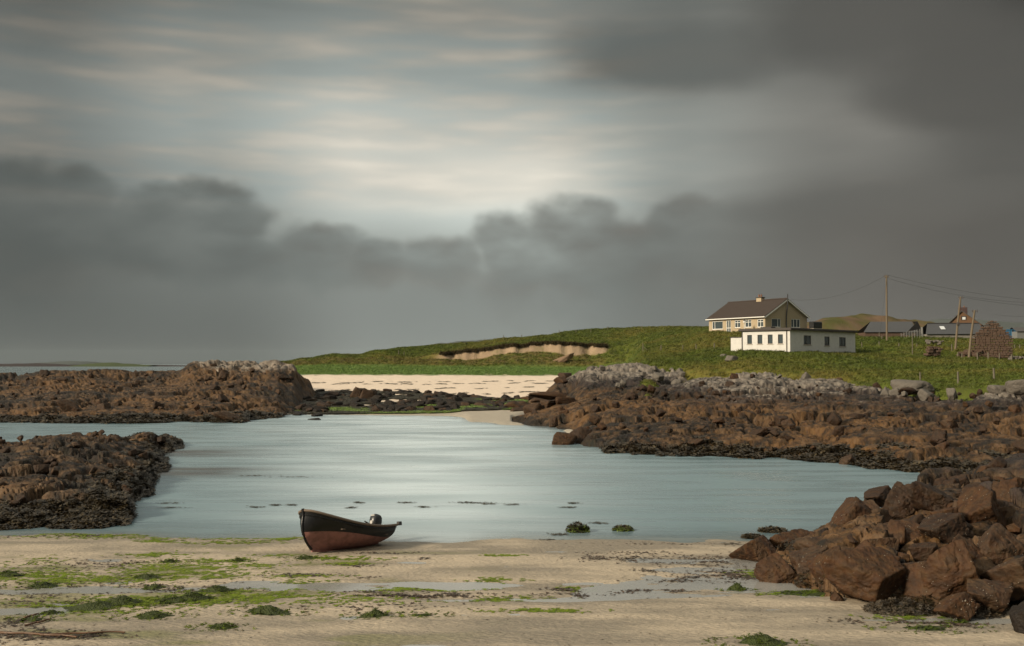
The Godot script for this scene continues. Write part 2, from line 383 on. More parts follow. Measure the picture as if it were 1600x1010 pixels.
func sand_h(x: float, z: float) -> float:
	var d := -z
	var h := sand_base(x, d)
	if d > 60.0: return h
	var ripple := n_streak.get_noise_2d(x * 0.55, z * 1.5) * 0.030 + n_fine.get_noise_2d(x * 0.7, z * 1.6) * 0.007
	ripple += n_mid.get_noise_2d(x * 0.5, z * 1.2) * 0.02
	# the scour hollow and the low bank round the boat
	return h + ripple + 0.012 - 0.055 * channel(x, d) * clampf(0.75 + 1.1 * n_mid.get_noise_2d(x * 1.1, z * 2.6), 0.15, 1.2)

func land_h(x: float, z: float) -> float:
	var d := maxf(-z, 1.0)
	var h := table(land_table, x / d, d)
	if d < 125.0 and x > 0.0: h -= 0.6 * smooth(-0.35, 0.3, table(right_shore_table, x / d, d) - h)
	if d > 100.0 and h > 2.6:
		var grass := smooth(2.6, 5.0, h)
		h += grass * (n_big.get_noise_2d(x * 0.5, z * 0.5) * 0.35 + n_mid.get_noise_2d(x, z) * 0.22)
	elif h > 2.0:
		h += n_mid.get_noise_2d(x, z) * 0.15 * smooth(2.0, 2.6, h)
	return h

func fan(tans: PackedFloat32Array, ds: PackedFloat32Array, height: Callable, tint: Callable, keep: Callable) -> ArrayMesh:
	var nd := ds.size()
	var nt := tans.size()
	var pos := PackedVector3Array()
	pos.resize(nt * nd)
	for i in nt:
		var t := tans[i]
		for j in nd:
			var d := ds[j]
			var x := t * d
			pos[i * nd + j] = Vector3(x, height.call(x, -d), -d)
	return sheet(pos, nt, nd, tint, keep)

func sheet(pos: PackedVector3Array, nt: int, nd: int, tint: Callable, keep: Callable) -> ArrayMesh:
	var nor := PackedVector3Array()
	nor.resize(nt * nd)
	var col := PackedColorArray()
	col.resize(nt * nd)
	for i in nt:
		var i0 := maxi(i - 1, 0) * nd
		var i1 := mini(i + 1, nt - 1) * nd
		for j in nd:
			var k := i * nd + j
			var du := pos[i1 + j] - pos[i0 + j]
			var dv := pos[i * nd + mini(j + 1, nd - 1)] - pos[i * nd + maxi(j - 1, 0)]
			var n := du.cross(dv).normalized()
			nor[k] = n
			col[k] = tint.call(pos[k], n)
	var idx := PackedInt32Array()
	for i in nt - 1:
		for j in nd - 1:
			var a := i * nd + j
			var b := a + nd
			if keep.call(pos[a], pos[b], pos[a + 1], pos[b + 1]):
				idx.append_array([a, a + 1, b, b, a + 1, b + 1])
	# drop the vertices that no face uses
	var at := PackedInt32Array()
	at.resize(nt * nd)
	at.fill(-1)
	var p2 := PackedVector3Array()
	var n2 := PackedVector3Array()
	var c2 := PackedColorArray()
	for q in idx.size():
		var k := idx[q]
		if at[k] < 0:
			at[k] = p2.size()
			p2.append(pos[k])
			n2.append(nor[k])
			c2.append(col[k])
		idx[q] = at[k]
	var arr := []
	arr.resize(Mesh.ARRAY_MAX)
	arr[Mesh.ARRAY_VERTEX] = p2
	arr[Mesh.ARRAY_NORMAL] = n2
	arr[Mesh.ARRAY_COLOR] = c2
	arr[Mesh.ARRAY_INDEX] = idx
	var m := ArrayMesh.new()
	if idx.size(): m.add_surface_from_arrays(Mesh.PRIMITIVE_TRIANGLES, arr)
	return m

func span(a: float, b: float, step: float) -> PackedFloat32Array:
	var o := PackedFloat32Array()
	var n := maxi(2, ceili((b - a) / step))
	for i in n + 1:
		o.append(lerpf(a, b, float(i) / n))
	return o

func joined(parts: Array) -> PackedFloat32Array:
	var o := PackedFloat32Array()
	for p in parts:
		for v in p:
			if o.is_empty() or v > o[-1] + 1e-6: o.append(v)
	return o

func growing(a: float, b: float, ratio: float) -> PackedFloat32Array:
	var o := PackedFloat32Array([a])
	while o[-1] < b:
		o.append(o[-1] * (1.0 + ratio))
	return o

func always(_a: Vector3, _b: Vector3, _c: Vector3, _d: Vector3) -> bool:
	return true

func many(called: String, mesh: Mesh, mat: Material, where: Array, tints: Array, parent: Node = null) -> MultiMeshInstance3D:
	var mm := MultiMesh.new()
	mm.transform_format = MultiMesh.TRANSFORM_3D
	mm.use_colors = true
	mm.mesh = mesh
	mm.instance_count = where.size()
	for i in where.size():
		mm.set_instance_transform(i, where[i])
		mm.set_instance_color(i, tints[i])
	var o := MultiMeshInstance3D.new()
	o.multimesh = mm
	o.material_override = mat
	if parent:
		o.name = called
		parent.add_child(o, true)
	else:
		o.name = numbered(called)
		add_child(o)
	o.set_meta("kind", "stuff")
	return o

# ------------------------------------------------------------------ sky
func knots(list: Array, x: float) -> float:
	if x <= list[0].x: return list[0].y
	for i in range(1, list.size()):
		if x <= list[i].x:
			var f: float = (x - list[i - 1].x) / (list[i].x - list[i - 1].x)
			return lerpf(list[i - 1].y, list[i].y, f * f * (3.0 - 2.0 * f))
	return list[-1].y

var sky_streak := noise(11, 0.02, 4)
var sky_edge := noise(12, 0.012, 5)
var sky_soft := noise(13, 0.006, 4)
var sky_cols := [-25.2, -17.3, -9.0, 0.0, 9.0, 17.3, 25.2]
var sky_rows := [0.0, 3.7, 6.0, 8.3, 10.3, 12.2, 15.0, 18.6]  # degrees up
var sky_lum := [
	[100, 104, 138, 142, 116, 106, 100],
	[98, 114, 136, 138, 117, 105, 96],
	[108, 134, 166, 182, 134, 107, 94],
	[118, 154, 204, 220, 150, 112, 94],
	[124, 158, 206, 216, 160, 122, 96],
	[124, 156, 190, 192, 152, 124, 94],
	[110, 142, 160, 160, 128, 112, 90],
	[88, 118, 134, 134, 106, 92, 74]]
var billows := [[-29.0, 7.8, 2.4, 1.7], [-24.6, 7.8, 3.4, 2.1], [-21.7, 8.3, 2.0, 1.5], [-16.8, 7.5, 4.3, 1.6], [-19.0, 6.1, 4.7, 1.3], [-10.1, 6.0, 2.8, 1.3], [-7.1, 5.5, 2.4, 1.1], [-3.7, 5.5, 3.2, 1.2], [0.0, 5.9, 2.4, 2.0], [3.0, 6.4, 3.7, 2.0], [5.4, 5.6, 3.7, 1.7], [9.3, 6.7, 2.4, 2.0], [11.8, 5.8, 4.0, 1.9], [16.5, 5.8, 4.7, 2.2], [21.5, 5.6, 5.1, 2.7], [-14.1, 5.5, 4.0, 1.0], [-25.6, 4.9, 5.4, 1.7], [26.9, 6.0, 4.7, 2.9]]  # degrees: bearing, height, half width, half height
var veils := [[9.4, 15.6, 6.4, 2.0, 100.0], [17.8, 16.7, 5.7, 2.7, 88.0], [22.9, 13.0, 5.7, 3.7, 86.0], [18.2, 8.0, 8.8, 1.5, 100.0]]
var band_lum := [Vector2(-60, 102), Vector2(-25, 94), Vector2(-16, 104), Vector2(-9, 119), Vector2(-3, 128), Vector2(3, 119), Vector2(10, 110), Vector2(17, 102), Vector2(25, 96), Vector2(60, 102)]

func sky_color(az: float, el: float) -> Color:
	var ra := deg_to_rad(az)
	var X := 57.3 * sin(ra) + 7.0
	var Z := 57.3 * cos(ra)
	# the generic overcast, brighter towards the zenith and towards the low sun in the south-west
	var g := knots([Vector2(0, 104), Vector2(8, 110), Vector2(19, 117), Vector2(30, 172), Vector2(50, 208), Vector2(90, 220)], el)
	var to_sun := cos(deg_to_rad(az + 128.0)) * cos(deg_to_rad(el - 26.0))
	g += 40.0 * pow(maxf(to_sun, 0.0), 3.0)
	g += sky_soft.get_noise_3d(X * 3.0, el * 7.0, Z * 3.0) * 34.0 * smooth(0.0, 6.0, el)
	# the part of the sky over the bay
	var here := (1.0 - smooth(25.0, 50.0, absf(az))) * (1.0 - smooth(18.0, 34.0, el))
	if here > 0.0:
		var a := clampf(az + sky_soft.get_noise_3d(X * 2.0, el * 4.0, 50.0) * 5.0, -25.2, 25.19)
		var e := clampf(el + sky_soft.get_noise_3d(X * 2.0, el * 4.0, 90.0) * 1.6, 0.0, 18.59)
		var i := 0
		while a > sky_cols[i + 1]: i += 1
		var j := 0
		while e > sky_rows[j + 1]: j += 1
		var f := smooth(0.0, 1.0, (a - sky_cols[i]) / (sky_cols[i + 1] - sky_cols[i]))
		var h := smooth(0.0, 1.0, (e - sky_rows[j]) / (sky_rows[j + 1] - sky_rows[j]))
		var l := lerpf(lerpf(sky_lum[j][i], sky_lum[j][i + 1], f), lerpf(sky_lum[j + 1][i], sky_lum[j + 1][i + 1], f), h)
		g = lerpf(g, l, here)
	# long streaks of the high sheet, cream where they catch light, blue green between
	var st := sky_streak.get_noise_3d(X * 3.6, el * 30.0 + X * 0.4, Z * 3.6) + 0.7 * sky_streak.get_noise_3d(X * 7.0 + 300.0, el * 62.0, Z * 7.0)
	var open := smooth(6.5, 9.0, el) * (1.0 - 0.75 * smooth(0.0, 14.0, az) * smooth(70.0, 40.0, az))
	g += (st * 6.5 + maxf(st - 0.12, 0.0) * 13.0) * open
	g += sky_edge.get_noise_3d(X * 2.0, el * 8.0 - X, Z * 2.0) * 22.0 * (1.0 - 0.6 * open) * smooth(2.0, 9.0, el)
	var warm := clampf(0.45 + st * 1.1 + 0.5 * sky_soft.get_noise_3d(X * 3.0, el * 9.0, 20.0), 0.0, 1.0) * open
	var tint := Color(0.965, 1.01, 0.985).lerp(Color(1.035, 1.01, 0.945), warm)
	tint = tint.lerp(Color(1.035, 1.01, 0.945), 0.75 * smooth(165.0, 215.0, g) * open)
	var dull := (1.0 - open)
	tint = tint.lerp(Color(0.975, 1.01, 0.975).lerp(Color(1.025, 1.0, 0.945), smooth(4.0, 20.0, az)), dull)
	# darker veils hanging on the right
	for q in veils:
		var dx: float = (az - q[0]) / q[2]
		var dy: float = (el - q[1]) / q[3]
		if absf(dx) > 1.8 or absf(dy) > 1.9: continue
		var r := sqrt(dx * dx + dy * dy) - 0.55 * sky_edge.get_noise_3d(X * 3.0, el * 6.0, Z * 3.0) - 0.25 * sky_edge.get_noise_3d(X * 9.0, el * 16.0, Z * 9.0)
		g = lerpf(g, q[4], 0.85 * smooth(1.15, 0.45, r))
	# the bank of dark cumulus along the horizon
	var edge := sky_edge.get_noise_3d(X * 6.0, el * 9.0, Z * 6.0) * 1.2 + sky_edge.get_noise_3d(X * 17.0, el * 24.0, Z * 17.0) * 0.9 + sky_edge.get_noise_3d(X * 45.0, el * 60.0, Z * 45.0) * 0.55
	var puff := sky_edge.get_noise_3d(X * 5.0, el * 15.0 + 60.0, Z * 5.0) + 0.45 * sky_edge.get_noise_3d(X * 16.0, el * 40.0, Z * 16.0)
	var bank := 0.0
	var under := -9.0
	for q in billows:
		var dx: float = (az - q[0]) / q[2]
		if absf(dx) > 1.6: continue
		var dy: float = (el - q[1]) / q[3]
		if dy < 0.0: dy *= 0.55
		var r := sqrt(dx * dx + dy * dy) - edge * 0.34
		bank = maxf(bank, smooth(1.22, 0.74, r))
		under = maxf(under, 1.0 - r)
	if absf(az) > 30.0: bank = maxf(bank, smooth(30.0, 40.0, absf(az)) * smooth(-0.5, 0.8, 7.8 - el + edge) * 0.8)
	var bl := knots(band_lum, az) + puff * 15.0 * smooth(1.5, 5.0, el) - 6.0 * smooth(0.1, 0.6, under)
	var thin := smooth(2.2, 5.6, el)
	bank *= lerpf(0.35, 1.0, thin) * clampf(0.80 + 0.9 * puff, 0.35, 1.0) * (1.0 - 0.85 * smooth(7.0, 15.0, az) * smooth(60.0, 40.0, az))
	g = lerpf(g, bl, bank)
	tint = tint.lerp(Color(0.965, 1.015, 0.985).lerp(Color(1.01, 1.005, 0.955), clampf(0.5 + puff + az * 0.02, 0.0, 1.0)), bank)
	g = maxf(g, 40.0) / 255.0
	return Color(g * tint.r, g * tint.g, g * tint.b).srgb_to_linear()

func make_sky(exposure: float) -> PanoramaSkyMaterial:
	var w := 3072
	var h := 1536
	var cw := 384
	var ch := 192
	var coarse := PackedFloat32Array()
	coarse.resize(cw * ch * 4)
	for y in ch:
		var el := 90.0 - (y + 0.5) / ch * 180.0
		for x in cw:
			var az := (x + 0.5) / cw * 360.0 - 180.0
			var c := sky_color(az, maxf(el, 0.2)) if el > -3.0 else Color(0.10, 0.11, 0.10)
			var k := (y * cw + x) * 4
			coarse[k] = c.r / exposure
			coarse[k + 1] = c.g / exposure
			coarse[k + 2] = c.b / exposure
			coarse[k + 3] = 1.0
	var im := Image.create_from_data(cw, ch, false, Image.FORMAT_RGBAF, coarse.to_byte_array())
	im.resize(w, h, Image.INTERPOLATE_CUBIC)
	var x0 := int(w * 0.5 - w * 38.0 / 360.0)
	var y0 := int(h * 0.5 - h * 28.0 / 180.0)
	var fw := w - 2 * x0
	var fh := h / 2 - y0 + 4
	var fine := PackedFloat32Array()
	fine.resize(fw * fh * 4)
	for y in fh:
		var el := 90.0 - (y0 + y + 0.5) / h * 180.0
		for x in fw:
			var az := (x0 + x + 0.5) / w * 360.0 - 180.0
			var c := sky_color(az, maxf(el, 0.2))
			var k := (y * fw + x) * 4
			fine[k] = c.r / exposure
			fine[k + 1] = c.g / exposure
			fine[k + 2] = c.b / exposure
			fine[k + 3] = 1.0
	var part := Image.create_from_data(fw, fh, false, Image.FORMAT_RGBAF, fine.to_byte_array())
	im.blit_rect(part, Rect2i(0, 0, fw, fh), Vector2i(x0, y0))
	var m := PanoramaSkyMaterial.new()
	m.panorama = ImageTexture.create_from_image(im)
	return m

# ------------------------------------------------------------------ colours of the ground (linear)
func rock_tint(p: Vector3, n: Vector3, weed: float, dark: float, pale: float, orange: float) -> Color:
	var a := n_big.get_noise_3d(p.x, p.y * 2.0, p.z)
	var b := n_mid.get_noise_3d(p.x * 1.3, p.y * 3.0, p.z * 1.3)
	var c := n_fine.get_noise_3d(p.x, p.y, p.z)
	var y := p.y + a * 0.5 + b * 0.35
	var col := Color(0.017, 0.0115, 0.0070).lerp(Color(0.140, 0.070, 0.022), clampf(orange - 0.06 + a * 0.8 + b * 0.9 + c * 0.7, 0.0, 1.0))
	col = col.lerp(Color(0.070, 0.052, 0.036), clampf(c * 1.2 + b * 0.8 - 0.1, 0.0, 0.6))
	col = col.lerp(Color(0.025, 0.0195, 0.0185), 0.85 * smooth(dark - 0.35, dark + 0.35, y))
	col = col.lerp(Color(0.215, 0.187, 0.155), smooth(pale - 0.3, pale + 0.35, y + c * 0.5 + 0.3 * (n.y - 0.6)) * (0.72 + 0.5 * c))
	col = col.lerp(Color(0.013, 0.010, 0.0055), 0.85 * (1.0 - smooth(weed - 0.15, weed + 0.3, y + c * 0.2)))
	return col * clampf(0.96 + 0.62 * c, 0.35, 1.6)

func sand_tint(p: Vector3, _n: Vector3) -> Color:
	var a := n_streak.get_noise_2d(p.x * 0.4, p.z * 1.3)
	var c := n_fine.get_noise_2d(p.x * 1.5, p.z * 3.0)
	var b := n_mid.get_noise_2d(p.x * 0.7, p.z * 1.4)
	var wet := clampf(0.32 + 0.45 * smooth(25.0, 18.5, -p.z) + a * 1.2 + b * 0.8 + 3.0 * channel(p.x, -p.z) * 0.3 + smooth(0.10, -0.02, p.y), 0.0, 1.0)  # damp patches, plus vignette darkening put into the colour towards the viewpoint
	var col := Color(0.435, 0.36, 0.262).lerp(Color(0.245, 0.207, 0.155), wet)
	# a thin green film where the weed has been washed about
	var film := smooth(0.05, 0.45, b + a * 0.5 + 0.55 * exp(-pow((-p.z - 22.6) / 1.6, 2.0)) * smooth(-3.0, -7.0, p.x) - 0.12)
	film *= smooth(0.5, -3.5, p.x) * smooth(30.5, 28.0, -p.z)
	col = col.lerp(Color(0.17, 0.175, 0.045), film * 0.55)
	return col * (1.0 + c * 0.16)

func land_tint(p: Vector3, n: Vector3) -> Color:
	var d := -p.z
	var t := p.x / d
	var a := n_big.get_noise_2d(p.x * 0.6, p.z * 0.6)
	var b := n_mid.get_noise_2d(p.x, p.z)
	var c := n_fine.get_noise_2d(p.x, p.z)
	var grass := Color(0.100, 0.118, 0.025).lerp(Color(0.158, 0.132, 0.037), clampf(0.30 + a * 0.9 + b * 0.8, 0.0, 1.0))
	grass = grass.lerp(Color(0.060, 0.075, 0.022), clampf(b * 1.2 - a * 0.5, 0.0, 0.7))
	var strip := smooth(173.0, 177.0, d + b * 3.0) * smooth(204.0, 200.0, d) * smooth(0.13, 0.08, t)
	grass = grass.lerp(Color(0.135, 0.195, 0.056), strip)
	var face := smooth(202.0, 205.0, d) * smooth(216.0, 212.0, d) * smooth(0.10, 0.06, t)
	grass = grass.lerp(Color(0.145, 0.115, 0.045), face * clampf(0.5 + b, 0.0, 1.0))
	var steep := smooth(0.82, 0.62, n.y) * smooth(205.0, 208.0, d) * smooth(218.0, 216.0, d) * smooth(0.115, 0.095, t) * smooth(-0.075, -0.06, t)
	var col := grass.lerp(Color(0.36, 0.265, 0.18), steep * clampf(0.95 + 0.5 * b + 0.3 * c, 0.0, 1.0))
	var sandy := smooth(176.0, 172.5, d + b * 4.0) * smooth(0.115, 0.09, t)
	var wet := smooth(1.1, 0.3, p.y + b * 0.25)
	var sand := Color(0.74, 0.61, 0.48).lerp(Color(0.37, 0.325, 0.255), wet) * (1.0 + c * 0.12)
	return col.lerp(sand, sandy)

# ------------------------------------------------------------------ small meshes
func boulder_mesh(seed_: int, stretch: Vector3, planes := 13, res := 9, blunt := 9.0) -> ArrayMesh:
	rng.seed = seed_
	var dirs := []
	var spin := Basis.from_euler(Vector3(rng.randf_range(-0.5, 0.5), rng.randf() * TAU, rng.randf_range(-0.5, 0.5)))
	for ax in 3:
		for s in [-1.0, 1.0]:
			var v := Vector3(rng.randfn(), rng.randfn(), rng.randfn()) * 0.17
			v[ax] += s
			dirs.append([spin * v.normalized(), rng.randf_range(0.60, 0.85)])
	for k in planes - 6:
		var v := Vector3(rng.randfn(), rng.randfn(), rng.randfn()).normalized()
		dirs.append([v, rng.randf_range(0.72, 1.0)])
	var st := begin()
	for ax in 3:
		for s in [-1.0, 1.0]:
			var grid := []
			for i in res + 1:
				var row := []
				for j in res + 1:
					var v := Vector3.ZERO
					v[ax] = s
					v[(ax + 1) % 3] = tan((float(i) / res - 0.5) * PI * 0.5) * 1.0
					v[(ax + 2) % 3] = tan((float(j) / res - 0.5) * PI * 0.5) * s
					v = v.normalized()
					var acc := 0.0
					for q in dirs:
						var dd: float = v.dot(q[0])
						if dd > 0.02: acc += pow(dd / float(q[1]), blunt)
					var r := 1.0 / maxf(pow(acc, 1.0 / blunt), 0.55)
					r *= 1.0 + 0.06 * n_mid.get_noise_3d(v.x * 4.0 + seed_ * 3.0, v.y * 4.0, v.z * 4.0) + 0.04 * n_mid.get_noise_3d(v.x * 11.0, v.y * 11.0 + seed_, v.z * 11.0)
					var seam := absf(n_mid.get_noise_3d(v.x * 2.6 + seed_ * 5.0, v.y * 2.6, v.z * 2.6 + 9.0))
					if seam < 0.045: r *= 1.0 - 0.085 * (1.0 - seam / 0.045)
					row.append(v * r * stretch)
				grid.append(row)
			for i in res:
				for j in res:
					for p in [grid[i][j], grid[i][j + 1], grid[i + 1][j + 1], grid[i][j], grid[i + 1][j + 1], grid[i + 1][j]]:
						st.set_smooth_group(0)
						st.add_vertex(p)
	return done(st)

func blade_tuft(seed_: int, blades: int, width: float, spread: float) -> ArrayMesh:
	rng.seed = seed_
	var st := begin()
	for k in blades:
		var a := rng.randf() * TAU
		var root := Vector3(rng.randf_range(-1, 1), 0, rng.randf_range(-1, 1)) * spread * 0.5
		var lean := Vector3(cos(a), 0, sin(a)) * rng.randf_range(0.2, 0.7) * spread
		var side := Vector3(-sin(a + 0.8), 0, cos(a + 0.8)) * width
		var h := rng.randf_range(0.6, 1.0)
		var mid := root + lean * 0.35 + Vector3.UP * h * 0.6
		tri(st, root - side, mid, root + side)
		tri(st, mid - side * 0.6, root + lean + Vector3.UP * h, mid + side * 0.6)
	return done(st)

func weed_clump(seed_: int, fronds: int, rise: float) -> ArrayMesh:  # a unit clump of limp ribbon fronds
	rng.seed = seed_
	var st := begin()
	for k in fronds:
		var a := rng.randf() * TAU
		var out := Vector3(cos(a), 0, sin(a))
		var side := Vector3(-sin(a), 0, cos(a)) * rng.randf_range(0.07, 0.15)
		var p := out * rng.randf_range(0.0, 0.45)
		p.y = rng.randf_range(0.05, rise)
		var step := rng.randf_range(0.18, 0.34)
		var q := p + out * step + Vector3(0, rng.randf_range(-0.02, 0.16) * rise * 2.0, 0)
		var r := q + out.rotated(Vector3.UP, rng.randf_range(-0.7, 0.7)) * step - Vector3(0, rng.randf_range(0.05, 0.25) * rise * 2.0, 0)
		quad(st, p - side, q - side * 1.1, q + side * 1.1, p + side)
		quad(st, q - side * 1.1, r - side * 0.5, r + side * 0.5, q + side * 1.1)
	return done(st)

func mound_mesh(seed_: int) -> ArrayMesh:  # a low draped heap, unit radius and height
	var st := begin()
	var rings := 12
	var sides := 30
	var pts := []
	for r in rings + 1:
		var row := []
		for k in sides:
			var a := TAU * k / sides
			var e := 1.0 + 0.35 * n_mid.get_noise_2d(cos(a) * 2.0 + seed_ * 7.0, sin(a) * 2.0) + 0.2 * n_mid.get_noise_2d(cos(a) * 7.0 + seed_ * 7.0, sin(a) * 7.0)
			var f := float(r) / rings
			var x := cos(a) * e * f
			var z := sin(a) * e * f
			var h := 0.75 * pow(maxf(1.0 - f * f, 0.0), 3.0) + 0.22 * (1.0 - f) + 0.30 * n_mid.get_noise_2d(x * 4.0 + seed_ * 9.0, z * 4.0) * (1.0 - f) + 0.22 * n_mid.get_noise_2d(x * 9.0, z * 9.0 + seed_) * (1.0 - f * 0.8)
			row.append(Vector3(x, maxf(h, 0.0) - 0.04 * f, z))
		pts.append(row)
	for r in rings:
		for k in sides:
			var l := (k + 1) % sides
			for p in [pts[r][k], pts[r + 1][l], pts[r + 1][k], pts[r][k], pts[r][l], pts[r + 1][l]]:
				st.set_smooth_group(0)
				st.add_vertex(p)
	return done(st)

func turned(at: Vector3, s: Vector3, yaw: float, tilt := Vector3.ZERO) -> Transform3D:
	return Transform3D(Basis.from_euler(Vector3(tilt.x, yaw, tilt.z)) * Basis.from_scale(s), at)

# ------------------------------------------------------------------ scene
func _ready() -> void:
	set_world()
	set_materials()
	make_ground()
	make_water()
	make_distance()
	make_shores()
	make_hillside_things()
	make_bungalow()
	make_white_house()
	make_village()
	make_poles()
	make_boat()
	make_loose_rocks()
	make_weed()

func set_world() -> void:
	var exposure := 3.4
	cam = Camera3D.new()
	cam.name = "camera"
	cam.fov = rad_to_deg(2.0 * atan(505.0 / 1700.0))
	cam.near = 0.1
	cam.far = 9000.0
	add_child(cam)
	cam.position = Vector3(0, 5, 0)
	cam.rotation.x = atan(62.0 / 1700.0)
	cam.current = true
	for s in 1024:
		rng.seed = s * 7919 + 13
		jx.append(rng.randf_range(-0.34, 0.34))
		jz.append(rng.randf_range(-0.34, 0.34))
		jo.append(rng.randf_range(-0.45, 0.45))
		ja.append(rng.randf_range(-0.7, 0.7))
		jb.append(rng.randf_range(-0.7, 0.7))
	n_big = noise(1, 0.06, 3)
	n_mid = noise(2, 0.35, 3)
	n_fine = noise(3, 1.6, 3)
	n_streak = noise(4, 0.5, 3)
	env = Environment.new()
	env.background_mode = Environment.BG_SKY
	env.sky = Sky.new()
	env.sky.sky_material = make_sky(exposure)
	env.sky_rotation = Vector3(0, PI, 0)
	env.tonemap_mode = Environment.TONE_MAPPER_LINEAR
	env.tonemap_exposure = exposure
	env.fog_enabled = true
	env.fog_density = 0.00003
	env.fog_light_color = Color(0.80, 0.85, 0.86)
	env.sdfgi_enabled = true
	env.ssao_enabled = true
	env.ssil_enabled = true
	var we := WorldEnvironment.new()
	we.name = "world_environment"
	we.environment = env
	add_child(we)
	sun = DirectionalLight3D.new()
	sun.name = "sun"
	sun.light_color = Color(1.0, 0.93, 0.82)
	sun.light_energy = 0.47
	sun.light_angular_distance = 10.0
	sun.shadow_enabled = true
	add_child(sun)
	sun.look_at_from_position(Vector3(-0.84, 0.46, 0.50) * 50.0, Vector3.ZERO)

func set_materials() -> void:
	var speck := noise_texture(21, 0.05, 5, [[0.0, grey(0.55)], [0.45, grey(0.85)], [0.6, grey(1.0)], [1.0, grey(1.25 if false else 1.0)]])
	var craggy := noise_texture(22, 0.012, 6, [])
	craggy.noise.fractal_type = FastNoiseLite.FRACTAL_RIDGED
	var rock := material("rock", Color.WHITE, 0.75, 0.4)
	rock.vertex_color_use_as_albedo = true
	textured(rock, speck, 0.45, craggy, 7.0)
	var stained := noise_texture(36, 0.010, 6, [[0.0, grey(0.30)], [0.35, Color(0.75, 0.66, 0.60)], [0.5, Color(0.98, 0.86, 0.74)], [0.62, Color(1.0, 0.98, 0.95)], [0.75, Color(0.70, 0.66, 0.64)], [1.0, grey(0.9)]])
	var k := 0
	for c in [Color(0.060, 0.0325, 0.0125), Color(0.036, 0.021, 0.010), Color(0.058, 0.037, 0.020), Color(0.125, 0.110, 0.092), Color(0.014, 0.0105, 0.0065)]:
		var b := material("boulder_%d" % k, lin(c.r, c.g, c.b), 0.75, 0.4)
		textured(b, speck if k == 3 else stained, 0.45, craggy, 5.0)
		k += 1
	var grain := noise_texture(23, 0.12, 4, [[0.0, grey(0.78)], [0.5, grey(0.95)], [1.0, grey(1.0)]])
	var ripple := noise_texture(24, 0.03, 5, [])
	var sand := material("sand", Color.WHITE, 0.62, 0.5)
	sand.vertex_color_use_as_albedo = true
	textured(sand, grain, 1.3, ripple, 3.0)
	sand.uv1_scale = Vector3(0.32, 1.0, 0.75)
	var turf := material("turf", Color.WHITE, 0.95, 0.1)
	turf.vertex_color_use_as_albedo = true
	textured(turf, noise_texture(25, 0.08, 4, [[0.0, grey(0.6)], [0.5, grey(0.95)], [1.0, grey(1.0)]]), 0.25, craggy, 10.0)
	var leaf := material("leaf", Color.WHITE, 0.8, 0.2)
	leaf.vertex_color_use_as_albedo = true
	leaf.backlight_enabled = true
	leaf.backlight = Color(0.35, 0.35, 0.35)
	var weed := material("weed", Color.WHITE, 0.5, 0.5)
	weed.vertex_color_use_as_albedo = true
	var moss := material("green_weed", lin(0.048, 0.066, 0.010), 0.6, 0.4)
	textured(moss, noise_texture(26, 0.06, 5, [[0.0, grey(0.35)], [0.5, grey(0.8)], [1.0, grey(1.0)]]), 2.2, craggy, 5.0)
	# water: still slicks and faintly ruffled lanes, drawn out across the bay by the wind
	var water := material("water", Color.WHITE, 1.0, 0.72)
	water.vertex_color_use_as_albedo = true
	water.transparency = BaseMaterial3D.TRANSPARENCY_ALPHA
	water.uv1_triplanar = true
	water.uv1_world_triplanar = true
	water.uv1_scale = Vector3(0.012, 0.05, 0.05)
	water.roughness_texture = noise_texture(27, 0.02, 4, [[0.0, Color(0.17, 0.17, 0.17)], [0.42, Color(0.22, 0.22, 0.22)], [0.62, Color(0.34, 0.34, 0.34)], [1.0, Color(0.40, 0.40, 0.40)]])
	water.roughness_texture_channel = BaseMaterial3D.TEXTURE_CHANNEL_RED
	water.heightmap_enabled = true
	water.heightmap_texture = noise_texture(28, 0.06, 4, [])
	water.heightmap_scale = 1.0
	var film := material("water_film", lin(0.40, 0.40, 0.38), 1.0, 0.72)
	film.transparency = BaseMaterial3D.TRANSPARENCY_ALPHA
	film.albedo_color.a = 0.7
	film.roughness_texture = noise_texture(29, 0.05, 3, [[0.0, grey(0.01)], [1.0, grey(0.03)]], 128)

